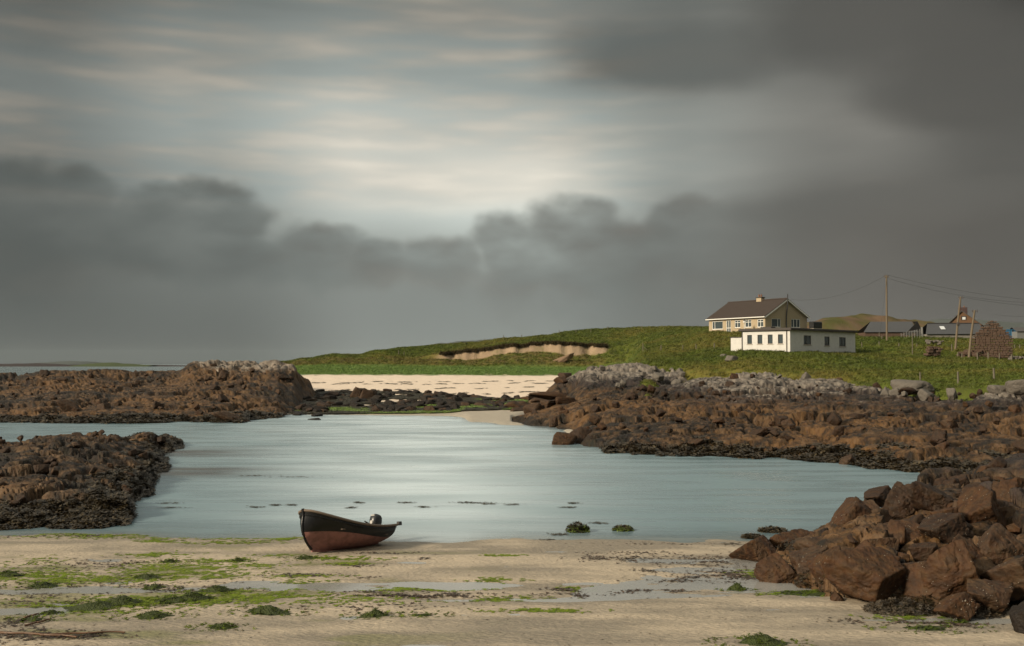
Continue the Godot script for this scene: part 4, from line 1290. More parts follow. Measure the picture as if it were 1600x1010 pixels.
	var lamp := thing("garden_lantern", o.position + o.basis * Vector3(-2.4, -0.2, 2.0), "small white garden lantern post before the bungalow's right-hand front window", "lantern")
	st = begin()
	tube(st, [Vector3(0, -0.5, 0), Vector3(0, 1.6, 0)], [0.07, 0.05], 8)
	put("post", done(st), white, lamp)
	st = begin()
	box(st, Vector3(-0.16, 1.6, -0.16), Vector3(0.16, 1.95, 0.16), 0.03)
	put("lantern_head", done(st), white, lamp)
	st = begin()
	tube(st, [Vector3(0, 1.95, 0), Vector3(0, 2.15, 0)], [0.22, 0.02], 8)
	put("lantern_roof", done(st), mats.black_pipe, lamp)

func make_white_house() -> void:
	var L := 6.6
	var W := 16.4
	var H := 2.62
	var o := thing("white_house", Vector3(32.74, 6.20, -128.00), "long low white flat-roofed house with seven dark windows on the slope above the rocks", "house", "", deg_to_rad(-44.0))
	var paint := material("white_paint", lin(0.61, 0.60, 0.575), 0.75, 0.4)
	textured(paint, noise_texture(33, 0.02, 5, [[0.0, grey(0.80)], [0.45, grey(0.96)], [1.0, grey(1.0)]], 256), 0.35, mats.turf.heightmap_texture, 1.0)
	var fascia := material("dark_fascia", lin(0.035, 0.026, 0.022), 0.6)
	var frame := material("brown_frame", lin(0.030, 0.018, 0.015), 0.5)
	var front := Transform3D(Basis(), Vector3(-L, 0, 0))
	var side := Transform3D(Basis(Vector3.UP, PI / 2), Vector3.ZERO)
	var fh := []
	for x in [-5.8, -4.38, -2.98, -1.61]:
		fh.append([L + x, L + x + 0.66, 1.06, 2.15])
	var sh := [[3.2, 5.0, 0.98, 2.07], [8.3, 9.6, 0.9, 2.03], [12.1, 13.85, 0.85, 2.0]]
	var st := begin()
	wall_with_openings(st, L, H, fh, 0.28, front)
	put("front_wall", done(st), paint, o)
	st = begin()
	wall_with_openings(st, W, H, sh, 0.28, side)
	put("side_wall", done(st), paint, o)
	st = begin()
	wall_with_openings(st, L, H, [], 0.28, Transform3D(Basis(Vector3.UP, PI), Vector3(0, 0, -W)))
	wall_with_openings(st, W, H, [], 0.28, Transform3D(Basis(Vector3.UP, -PI / 2), Vector3(-L, 0, -W)))
	put("back_wall", done(st), paint, o)
	put("floor", boxmesh(Vector3(-L + 0.3, -0.4, -W + 0.3), Vector3(-0.3, 0.02, -0.3)), mats.sill, o)
	put("plinth", boxmesh(Vector3(-L - 0.02, -0.9, -W - 0.02), Vector3(0.03, 0.10, 0.03), 0.01), material("grey_plinth", lin(0.14, 0.13, 0.12), 0.9), o)
	put("roof", boxmesh(Vector3(-L - 0.3, H, -W - 0.3), Vector3(0.28, H + 0.24, 0.28), 0.02), fascia, o)
	put("roof_deck", boxmesh(Vector3(-L - 0.2, H + 0.24, -W - 0.2), Vector3(0.18, H + 0.30, 0.18)), material("roof_felt", lin(0.07, 0.065, 0.06), 0.95), o)
	put("roof_vent", boxmesh(Vector3(-L + 1.9, H + 0.30, -2.2), Vector3(-L + 3.4, H + 0.52, -1.2), 0.03), fascia, o)
	for h in fh: window(o, "window", h, front, frame, mats.dark_glass, 0.06, [])
	window(o, "window", sh[0], side, frame, mats.dark_glass, 0.08, [0.4])
	window(o, "window", sh[1], side, frame, mats.dark_glass, 0.08, [])
	window(o, "window", sh[2], side, frame, mats.dark_glass, 0.08, [0.5])
	for p in [Vector3(-0.42, 0, 0.07), Vector3(-L + 0.1, 0, 0.07)]:
		st = begin()
		tube(st, [p + Vector3(0, 0.05, 0), p + Vector3(0, H + 0.02, 0)], [0.05, 0.05], 6)
		put("drainpipe", done(st), fascia, o)
	var an := Node3D.new()
	an.name = "annex"
	o.add_child(an, true)
	put("annex_wall", boxmesh(Vector3(-L - 1.75, -0.9, -2.6), Vector3(-L - 0.025, 1.88, -0.35)), paint, an)
	put("annex_roof", boxmesh(Vector3(-L - 1.85, 1.88, -2.7), Vector3(-L - 0.31, 1.97, -0.25), 0.01), fascia, an)

func stone_gable(st: SurfaceTool, width: float, shoulder: float, apex: float, thick: float, seed_: int) -> void:
	# rough courses of stones filling a gable, each stone a little proud of the next
	rng.seed = seed_
	var y := -0.5
	while y < apex:
		var hh := rng.randf_range(0.16, 0.36)
		var half := width / 2.0
		if y > shoulder: half *= pow(clampf((apex + 0.25 - y) / (apex + 0.25 - shoulder), 0.05, 1.0), 0.92)
		var x := -half - rng.randf_range(0.0, 0.12)
		while x < half:
			var w := minf(rng.randf_range(0.2, 0.6), half + rng.randf_range(0.0, 0.12) - x)
			if w < 0.12: break
			var e := rng.randf_range(0.0, 0.12)
			var hi := y + hh * rng.randf_range(0.85, 1.25)
			if absf(x + w * 0.5) > half - 0.3: hi = y + hh * 0.7
			box(st, Vector3(x + 0.012, y + rng.randf_range(0, 0.03), -thick / 2 - e), Vector3(x + w - 0.012, hi, thick / 2 + e), 0.035)
			x += w
		y += hh

func make_village() -> void:
	var slate := material("grey_slate", lin(0.075, 0.078, 0.084), 0.6, 0.4)
	textured(slate, noise_texture(34, 0.06, 4, [[0.0, grey(0.7)], [1.0, grey(1.0)]], 256), 0.5)
	var dark := material("dark_boards", lin(0.020, 0.018, 0.018), 0.8)
	var stone := material("field_stone", lin(0.13, 0.088, 0.066), 0.9, 0.2)
	textured(stone, noise_texture(35, 0.04, 4, [[0.0, grey(0.45)], [0.5, grey(0.8)], [1.0, grey(1.0)]], 256), 0.8, mats.turf.heightmap_texture, 4.0)
	var brick := material("orange_stone", lin(0.17, 0.10, 0.06), 0.9, 0.2)
	textured(brick, mats.field_stone.albedo_texture, 1.0, mats.turf.heightmap_texture, 3.0)
	# shed with the dark end
	var a := thing("slate_shed", Vector3(56.31, 9.71, -174.00), "grey-roofed shed with a dark gable end behind the tall pole", "shed", "", deg_to_rad(-6.0))
	var st := begin()
	var n := 9
	for k in n:
		var f := float(k) / n
		var g := float(k + 1) / n
		var l := Vector3(0, 0.03, 0)
		quad(st, Vector3(0.0 + 1.7 * f, 0.2 + 1.75 * f, -3.0 * f) + l, Vector3(1.7 * g, 0.2 + 1.75 * g, -3.0 * g), Vector3(8.4 - 0.2 * g, 0.2 + 1.75 * g, -3.0 * g), Vector3(8.4 - 0.2 * f, 0.2 + 1.75 * f, -3.0 * f) + l)
		quad(st, Vector3(1.7 * f, 0.15 + 1.75 * f, -3.0 * f), Vector3(1.7 * f, 0.23 + 1.75 * f, -3.0 * f), Vector3(8.4 - 0.2 * f, 0.23 + 1.75 * f, -3.0 * f), Vector3(8.4 - 0.2 * f, 0.15 + 1.75 * f, -3.0 * f))
	quad(st, Vector3(1.7, 1.95, -3.0), Vector3(0, 0.2, -6), Vector3(8.4, 0.2, -6), Vector3(8.2, 1.95, -3.0))
	put("roof", done(st), slate, a)
	put("wall", boxmesh(Vector3(0.25, -2.5, -5.8), Vector3(8.1, 0.14, -0.25)), stone, a)
	st = begin()
	tri(st, Vector3(6.2, -0.3, 0.3), Vector3(8.5, 1.9, -0.6), Vector3(9.7, -0.3, -1.2))
	quad(st, Vector3(8.5, 1.9, -0.6), Vector3(8.3, 1.95, -3.0), Vector3(9.9, 0.0, -3.4), Vector3(9.7, -0.3, -1.2))
	put("gable_end", done(st), dark, a)
	put("end_post", boxmesh(Vector3(9.05, -0.8, -0.8), Vector3(9.3, 0.95, -0.62)), material("pale_post", lin(0.22, 0.22, 0.21)), a)
	var fence := thing("lattice_fence", Vector3(61.17, 9.32, -171.00), "low lattice of pale slats before the shed's dark gable end", "fence")
	for k in 9:
		put("slat", boxmesh(Vector3(k * 0.42, -0.5, 0), Vector3(k * 0.42 + 0.07, 0.35 + 0.09 * k, 0.05)), mats.pale_post, fence)
	for k in 3:
		put("rail", boxmesh(Vector3(0.0 + k * 0.5, 0.0 + k * 0.3, 0.052), Vector3(3.5, 0.06 + k * 0.3, 0.09)), mats.pale_post, fence)
	# longer slate roof with the skylight
	var b := thing("slate_cottage", Vector3(65.48, 9.45, -172.00), "long grey slate cottage roof with a pale skylight, left of the ruin", "cottage", "", deg_to_rad(-3.0))
	st = begin()
	for k in n:
		var f := float(k) / n
		var g := float(k + 1) / n
		quad(st, Vector3(1.2 * f, 0.1 + 1.75 * f, -3.0 * f) + Vector3(0, 0.03, 0), Vector3(1.2 * g, 0.1 + 1.75 * g, -3.0 * g), Vector3(9.4, 0.1 + 1.75 * g, -3.0 * g), Vector3(9.4, 0.1 + 1.75 * f, -3.0 * f) + Vector3(0, 0.03, 0))
		quad(st, Vector3(1.2 * f, 0.05 + 1.75 * f, -3.0 * f), Vector3(1.2 * f, 0.13 + 1.75 * f, -3.0 * f), Vector3(9.4, 0.13 + 1.75 * f, -3.0 * f), Vector3(9.4, 0.05 + 1.75 * f, -3.0 * f))
	quad(st, Vector3(1.2, 1.85, -3.0), Vector3(0, 0.1, -6), Vector3(9.4, 0.1, -6), Vector3(9.4, 1.85, -3.0))
	put("roof", done(st), slate, b)
	put("ridge", boxmesh(Vector3(1.2, 1.82, -3.1), Vector3(9.4, 1.95, -2.9), 0.03), dark, b)
	put("wall", boxmesh(Vector3(0.2, -2.5, -5.8), Vector3(9.3, 0.05, -0.25)), material("limewash", lin(0.20, 0.185, 0.165), 0.9), b)
	var sky := put("skylight", boxmesh(Vector3(-0.35, 0, -0.5), Vector3(0.35, 0.09, 0.5), 0.02), material("skylight_glass", lin(0.55, 0.58, 0.60), 0.15), b, Vector3(3.1, 1.06, -1.5))
	sky.rotation.x = atan(1.75 / 3.0)
	# the stone house behind, orange gable and dark chimney
	var c := thing("stone_house", Vector3(81.19, 9.64, -188.00), "tall stone house with orange gable and dark roof and chimney, behind the slate roofs", "house", "", deg_to_rad(-24.0))
	st = begin()
	var w := 5.4
	quad(st, Vector3(-w, -1, 0), Vector3(-w, 2.0, 0), Vector3(0, 2.0, 0), Vector3(0, -1, 0))
	tri(st, Vector3(-w, 2.0, 0), Vector3(-w / 2 - 0.4, 4.3, 0), Vector3(0, 2.0, 0))
	quad(st, Vector3(0, -1, 0), Vector3(0, 2.0, 0), Vector3(0, 2.0, -8), Vector3(0, -1, -8))
	quad(st, Vector3(-w, -1, 0), Vector3(-w, -1, -8), Vector3(-w, 2.0, -8), Vector3(-w, 2.0, 0))
	put("wall", done(st), brick, c)
	st = begin()
	var ra := Vector3(-w / 2 - 0.4, 4.45, 0.3)
	var rb := ra + Vector3(0, 0, -8.6)
	for s in [Vector3(0.35, 1.85, 0.3), Vector3(-w - 0.35, 1.85, 0.3)]:
		var e: Vector3 = s + Vector3(0, 0, -8.6)
		quad(st, s, ra, rb, e)
		quad(st, s - Vector3(0, 0.14, 0), e - Vector3(0, 0.14, 0), rb - Vector3(0, 0.14, 0), ra - Vector3(0, 0.14, 0))
		quad(st, s, s - Vector3(0, 0.14, 0), ra - Vector3(0, 0.14, 0), ra)
	put("roof", done(st), material("dark_slate", lin(0.060, 0.055, 0.055), 0.7), c)
	put("chimney", boxmesh(Vector3(-w / 2 - 1.1, 3.9, -5.2), Vector3(-w / 2 + 0.4, 5.2, -4.3), 0.03), material("dark_brick", lin(0.050, 0.028, 0.026), 0.9), c)
	for x in [-0.75, -0.1]:
		st = begin()
		tube(st, [Vector3(-w / 2 + x, 5.2, -4.75), Vector3(-w / 2 + x, 5.5, -4.75)], [0.13, 0.11], 7)
		put("chimney_pot", done(st), mats.clay_pot, c)
	var aw := Node3D.new()
	aw.name = "window"
	c.add_child(aw, true)
	put("frame", boxmesh(Vector3(-w / 2 - 0.5, 2.75, 0.004), Vector3(-w / 2 + 0.35, 3.45, 0.05)), mats.dark_boards, aw)
	put("pane", boxmesh(Vector3(-w / 2 - 0.32, 2.85, 0.051), Vector3(-w / 2 + 0.2, 3.3, 0.07)), mats.skylight_glass, aw)
	# ruined gable of loose stone
	var d := thing("ruined_gable", Vector3(57.85, 6.08, -131.00), "roofless rubble stone gable wall standing among fence posts at the right", "ruin", "", deg_to_rad(-12.0))
	st = begin()
	stone_gable(st, 4.5, 1.85, 3.85, 0.6, 301)
	tag(put("stonework", done(st), stone, d), "", "", "", "stuff")
	st = begin()
	rng.seed = 302
	for k in 46:
		var p := Vector3(rng.randf_range(-3.6, -1.4), rng.randf_range(-0.4, 0.35), rng.randf_range(-1.4, 0.8))
		var s := rng.randf_range(0.15, 0.34)
		box(st, p - Vector3(s, s * 0.7, s), p + Vector3(s, s * 0.7, s), s * 0.3)
	tag(put("fallen_stones", done(st), stone, d), "", "", "", "stuff")
	var ruin := thing("stone_pen", Vector3(49.60, 6.05, -128.00), "small broken stone pen with pale cap stones in the middle of the right-hand field", "ruin", "", 0.2)
	st = begin()
	rng.seed = 303
	for k in 60:
		var p := Vector3(rng.randf_range(-0.75, 0.75), rng.randf_range(-0.2, 0.75), rng.randf_range(-0.4, 0.4))
		var s := rng.randf_range(0.12, 0.26)
		box(st, p - Vector3(s * 1.3, s * 0.6, s), p + Vector3(s * 1.3, s * 0.6, s), s * 0.25)
	tag(put("stonework", done(st), stone, ruin), "", "", "", "stuff")
	var cairn := thing("stone_heap", Vector3(54.43, 7.47, -140.00), "loose heap of pale stones just above the broken stone pen", "stones")
	for k in 16:
		var q := put("stone", boulders[k % 8], mats.boulder_3, cairn, Vector3(rng.randf_range(-1.0, 1.0), rng.randf_range(0.0, 0.35), rng.randf_range(-0.5, 0.5)))
		q.scale = Vector3.ONE * rng.randf_range(0.12, 0.28)
		q.rotation.y = k
	var wall := thing("tumbled_wall", Vector3(56.81, 5.36, -122.00), "low tumbled stone wall at the right edge of the field", "wall")
	for k in 26:
		var q := put("stone", boulders[k % 8], mats.boulder_3, wall, Vector3(-1.0 + 0.17 * k, 0.1 + 0.14 * (k % 2), rng.randf_range(-0.15, 0.15)))
		q.scale = Vector3(0.22, 0.15, 0.2) * rng.randf_range(0.8, 1.2)
		q.rotation.y = k * 1.3
	var blue := thing("blue_container", Vector3(79.63, 9.04, -176.00), "bright blue steel store at the far right behind the ruined gable", "shed", "", -0.1)
	var steel := material("blue_steel", lin(0.035, 0.13, 0.24), 0.5)
	st = begin()
	for k in 11:
		box(st, Vector3(k * 0.2, -1.0, -2.2), Vector3(k * 0.2 + (0.2 if k % 2 == 0 else 0.199), 1.25, 0.0 if k % 2 == 0 else -0.05))
	put("wall", done(st), steel, blue)
	put("roof", boxmesh(Vector3(-0.05, 1.25, -2.25), Vector3(2.25, 1.35, 0.06), 0.02), steel, blue)
	put("door_gap", boxmesh(Vector3(1.3, -0.9, -0.004), Vector3(1.5, 1.2, 0.012)), dark, blue)
	var pale := thing("pale_shed", Vector3(80.87, 8.99, -174.00), "small pale grey shed at the right edge beside the blue store", "shed")
	put("wall", boxmesh(Vector3(0, -1, -3), Vector3(3, 1.0, 0)), material("pale_boards", lin(0.16, 0.165, 0.165), 0.9), pale)
	st = begin()
	quad(st, Vector3(-0.2, 1.0, 0.2), Vector3(-0.2, 1.7, -1.5), Vector3(3.2, 1.7, -1.5), Vector3(3.2, 1.0, 0.2))
	quad(st, Vector3(-0.2, 1.7, -1.5), Vector3(-0.2, 1.0, -3.2), Vector3(3.2, 1.0, -3.2), Vector3(3.2, 1.7, -1.5))
	put("roof", done(st), mats.dark_slate, pale)

const ORDER := ["first", "second", "third", "fourth", "fifth", "sixth", "seventh", "eighth", "ninth", "tenth", "eleventh", "twelfth", "thirteenth", "fourteenth", "fifteenth"]

func make_hillside_things() -> void:
	var wood := material("grey_post", lin(0.14, 0.125, 0.095), 0.9, 0.2)
	var groups := [
		[[Vector4(-6.58, 10.04, -260.00, 0.99), Vector4(-1.82, 10.18, -238.00, 0.91), Vector4(2.11, 10.49, -239.50, 0.77), Vector4(6.88, 11.27, -260.00, 0.76), Vector4(10.38, 11.10, -238.50, 0.84), Vector4(14.00, 11.44, -238.00, 0.77), Vector4(17.03, 11.50, -235.25, 0.76), Vector4(20.99, 11.99, -237.75, 0.77), Vector4(27.83, 11.99, -233.00, 0.75), Vector4(35.11, 12.59, -236.75, 0.56), Vector4(-10.43, 9.03, -236.50, 0.56), Vector4(-22.66, 6.41, -217.75, 1.02), Vector4(-21.74, 6.41, -218.75, 0.90)], "%s from the left of the fence posts along the dune crest", "fence posts along the dune crest"],
		[[Vector4(19.71, 6.54, -163.50, 1.39), Vector4(21.10, 6.63, -154.00, 0.82), Vector4(23.20, 6.74, -147.75, 0.87), Vector4(24.26, 6.85, -143.25, 0.76), Vector4(25.88, 6.68, -139.25, 0.86)], "%s from the left of the pale fence posts left of the white house", "fence posts left of the white house"],
		[[Vector4(48.02, 7.11, -149.25, 0.61), Vector4(50.73, 7.30, -150.25, 0.53), Vector4(52.22, 7.07, -146.75, 0.56), Vector4(54.26, 6.97, -145.75, 0.51), Vector4(57.64, 8.91, -170.50, 1.00), Vector4(55.73, 8.47, -163.75, 0.58), Vector4(72.64, 10.20, -205.75, 0.85)], "%s from the left of the short posts right of the white house", "fence posts in the field by the tall pole"],
		[[Vector4(56.54, 6.40, -139.75, 0.86), Vector4(54.10, 5.78, -132.00, 0.62), Vector4(53.36, 5.53, -129.00, 0.76), Vector4(52.32, 5.14, -122.25, 0.86), Vector4(54.60, 5.22, -124.75, 0.81), Vector4(54.87, 5.07, -122.50, 0.83), Vector4(55.02, 4.93, -119.75, 0.77), Vector4(64.56, 6.81, -146.75, 0.78), Vector4(65.05, 6.77, -146.50, 0.90), Vector4(65.26, 6.72, -146.00, 0.77), Vector4(64.75, 6.52, -143.75, 0.68), Vector4(63.86, 6.24, -140.50, 0.70), Vector4(68.07, 6.73, -147.25, 0.61), Vector4(68.17, 6.63, -146.00, 0.69)], "%s from the left of the grey posts round the ruined gable", "fence posts round the ruined gable"],
		[[Vector4(34.13, 3.45, -91.00, 0.75), Vector4(35.24, 3.33, -86.00, 0.96), Vector4(38.43, 3.62, -86.75, 0.89)], "%s from the left of the tall posts where grass meets shore rocks", "fence posts along the shore rocks"],
	]
	var k := 0
	for g in groups:
		for p in g[0]:
			rng.seed = 900 + k
			var y := land_h(p.x, p.z)
			var st := begin()
			var h: float = p.w
			var r := 0.065 + 0.01 * (k % 3)
			var lean := Vector3(rng.randf_range(-0.06, 0.06), 0, rng.randf_range(-0.04, 0.04)) * h
			tube(st, [Vector3(0, -0.4, 0), Vector3(lean.x * 0.5, h * 0.5, 0), lean + Vector3(0, h, 0)], [r * 1.05, r, r * 0.9], 6)
			var o := put("fence_post", done(st), wood, null, Vector3(p.x, y, p.z))
			var left := 0
			for q in g[0]:
				if q.x / q.z > p.x / p.z: left += 1
			tag(o, g[1] % ORDER[left], "post", g[2])
			k += 1
	# the strut and the tall stake
	var st := begin()
	var corner: Vector3 = Vector3(19.71, 6.54, -163.50)
	corner.y = land_h(corner.x, corner.z)
	tube(st, [Vector3(0.1, 0.85, 0), Vector3(0.95, -0.05, 0)], [0.05, 0.05], 6)
	tag(put("fence_strut", done(st), wood, null, corner), "slanting strut bracing the corner post of the slope fence", "strut")
	var stake: Vector3 = Vector3(49.42, 6.03, -134.25)
	stake.y = land_h(stake.x, stake.z)
	st = begin()
	tube(st, [Vector3(0, -0.4, 0), Vector3(0.02, 2.5, 0)], [0.06, 0.05], 6)
	tag(put("tall_stake", done(st), wood, null, stake), "tall thin stake standing alone in the field below the dark shed", "post")
	var slab: Vector3 = Vector3(60.76, 5.62, -132.75)
	slab.y = land_h(slab.x, slab.z) + 0.5
	var s2 := put("standing_stone", boulders[3], mats.boulder_3, null, slab)
	s2.scale = Vector3(0.28, 0.75, 0.25)
	tag(s2, "upright pale stone used as a gatepost below the ruined gable", "stone")
	# rocks lying in the grass
	var b: Vector3 = Vector3(22.93, 4.93, -113.75)
	b.y = land_h(b.x, b.z) + 0.25
	var o2 := put("field_boulder", boulders[1], mats.boulder_3, null, b)
	o2.scale = Vector3(0.72, 0.52, 0.6)
	tag(o2, "pale grey boulder lying in the grass below the white house", "boulder")
	b = Vector3(24.42, 5.52, -125.50)
	b.y = land_h(b.x, b.z) + 0.1
	o2 = put("field_boulder", boulders[0], mats.boulder_3, null, b)
	o2.scale = Vector3(0.4, 0.28, 0.4)
	tag(o2, "small pale boulder in the grass just behind the larger grey one", "boulder")
	b = Vector3(30.20, 3.12, -82.00)
	var dome := boulder_mesh(91, Vector3.ONE, 22, 18, 9.0)
	o2 = put("grey_dome_rock", dome, mats.boulder_3, null, b)
	o2.scale = Vector3(1.75, 0.85, 1.4)
	tag(o2, "smooth grey dome of rock at the edge of the grass, right of centre", "rock")
	b = Vector3(32.94, 3.37, -71.00)
	o2 = put("grey_edge_rock", dome, mats.boulder_3, null, b)
	o2.scale = Vector3(1.15, 0.75, 1.0)
	o2.rotation.y = 2.0
	tag(o2, "pale lichened rock at the right edge above the brown shore", "rock")
	b = Vector3(32.14, 3.14, -72.00)
	o2 = put("grey_edge_rock", dome, mats.boulder_3, null, b)
	o2.scale = Vector3(0.9, 0.55, 0.8)
	o2.rotation.y = 0.9
	tag(o2, "pale lichened rock left of the one cut by the right edge", "rock")
	# the slumped lump of bank below the sand scarp
	b = Vector3(9.32, 5.00, -206.00)
	b.y = land_h(b.x, b.z) + 0.3
	o2 = put("slumped_bank", boulders[4], material("slump", lin(0.22, 0.15, 0.10), 0.95, 0.1), null, b)
	o2.scale = Vector3(2.3, 0.9, 1.2)
	o2.rotation.z = 0.5
	textured(mats.slump, mats.turf.albedo_texture, 0.6, mats.turf.heightmap_texture, 8.0)
	tag(o2, "slumped reddish lump of sandy bank below the scarp in the dunes", "bank")

# ------------------------------------------------------------------ poles and wires
func wire(a: Vector3, b: Vector3, sag: float, label: String, group := "") -> void:
	var st := begin()
	var pts := []
	var rad := []
	for k in 15:
		var f := k / 14.0
		pts.append(a.lerp(b, f) - Vector3(0, sag * 4.0 * f * (1.0 - f), 0))
		rad.append(0.015)
	tube(st, pts, rad, 4, false)
	tag(put("power_line", done(st), mats.wire, null), label, "wire", group)

func pole(top: Vector3, foot: Vector3, label: String, arm: bool) -> Node3D:
	var o := thing("utility_pole", foot, label, "pole", "wooden poles of the power line")
	var st := begin()
	var v := top - foot
	tube(st, [Vector3(0, -1.0, 0), v * 0.5, v], [0.16, 0.14, 0.11], 8)
	put("shaft", done(st), mats.pole_wood, o)
	if arm:
		put("cross_arm", boxmesh(v + Vector3(-0.35, -0.35, -0.07), v + Vector3(0.35, -0.22, 0.07), 0.02), mats.pole_wood, o)
	for x in [-0.25, 0.25]:
		st = begin()
		tube(st, [v + Vector3(x, -0.25, 0), v + Vector3(x, 0.05, 0)], [0.07, 0.05], 7)
		put("insulator", done(st), mats.porcelain, o)
	return o

func make_poles() -> void:
	material("pole_wood", lin(0.15, 0.12, 0.085), 0.9, 0.2)
	material("porcelain", lin(0.06, 0.05, 0.045), 0.3)
	material("wire", lin(0.02, 0.02, 0.02), 0.6)
	var t1: Vector3 = Vector3(55.23, 17.91, -160.00)
	var f1: Vector3 = Vector3(55.16, 8.48, -160.00)
	f1.y = land_h(f1.x, f1.z)
	pole(t1, f1, "tall straight utility pole rising highest against the sky right of the houses", true)
	var t2: Vector3 = Vector3(58.69, 13.61, -142.00)
	var f2: Vector3 = Vector3(57.78, 6.25, -142.00)
	f2.y = land_h(f2.x, f2.z)
	var o2 := pole(t2, f2, "leaning utility pole in front of the stone house's left side", false)
	put("lamp_box", boxmesh(Vector3(0.25, 3.2, 0.16), Vector3(0.6, 3.6, 0.4), 0.05), mats.porcelain, o2)
	var t3: Vector3 = Vector3(52.83, 10.98, -124.00)
	var f3: Vector3 = Vector3(51.94, 5.29, -124.00)
	f3.y = land_h(f3.x, f3.z)
	var o3 := pole(t3, f3, "pale leaning pole nearest the shore, left of the ruined gable", false)
	var bung: Vector3 = Vector3(42.85, 14.79, -168.00)
	wire(t1 - Vector3(0.2, 0.1, 0), bung, 1.25, "power line sagging from the tall pole down to the bungalow's gable")
	wire(t1 + Vector3(0.25, 0, 0), Vector3(89.41, 14.03, -165.00), 1.0, "upper power line running right from the tall pole out of view")
	wire(t1 + Vector3(0.25, -0.5, 0), Vector3(91.05, 14.59, -168.00), 1.6, "lower power line running right from the tall pole out of view")
	wire(t2, Vector3(86.69, 13.00, -160.00), 0.5, "thin line running right from the leaning pole by the stone house")
	wire(t1 - Vector3(0, 0.6, 0), Vector3(53.56, 9.74, -158.00), 0.1, "stay wire slanting from the tall pole to the ground on its left")
	wire(Vector3(82.79, 13.21, -186.00), Vector3(102.94, 14.50, -190.00), 0.8, "service line running right from the stone house's roof")

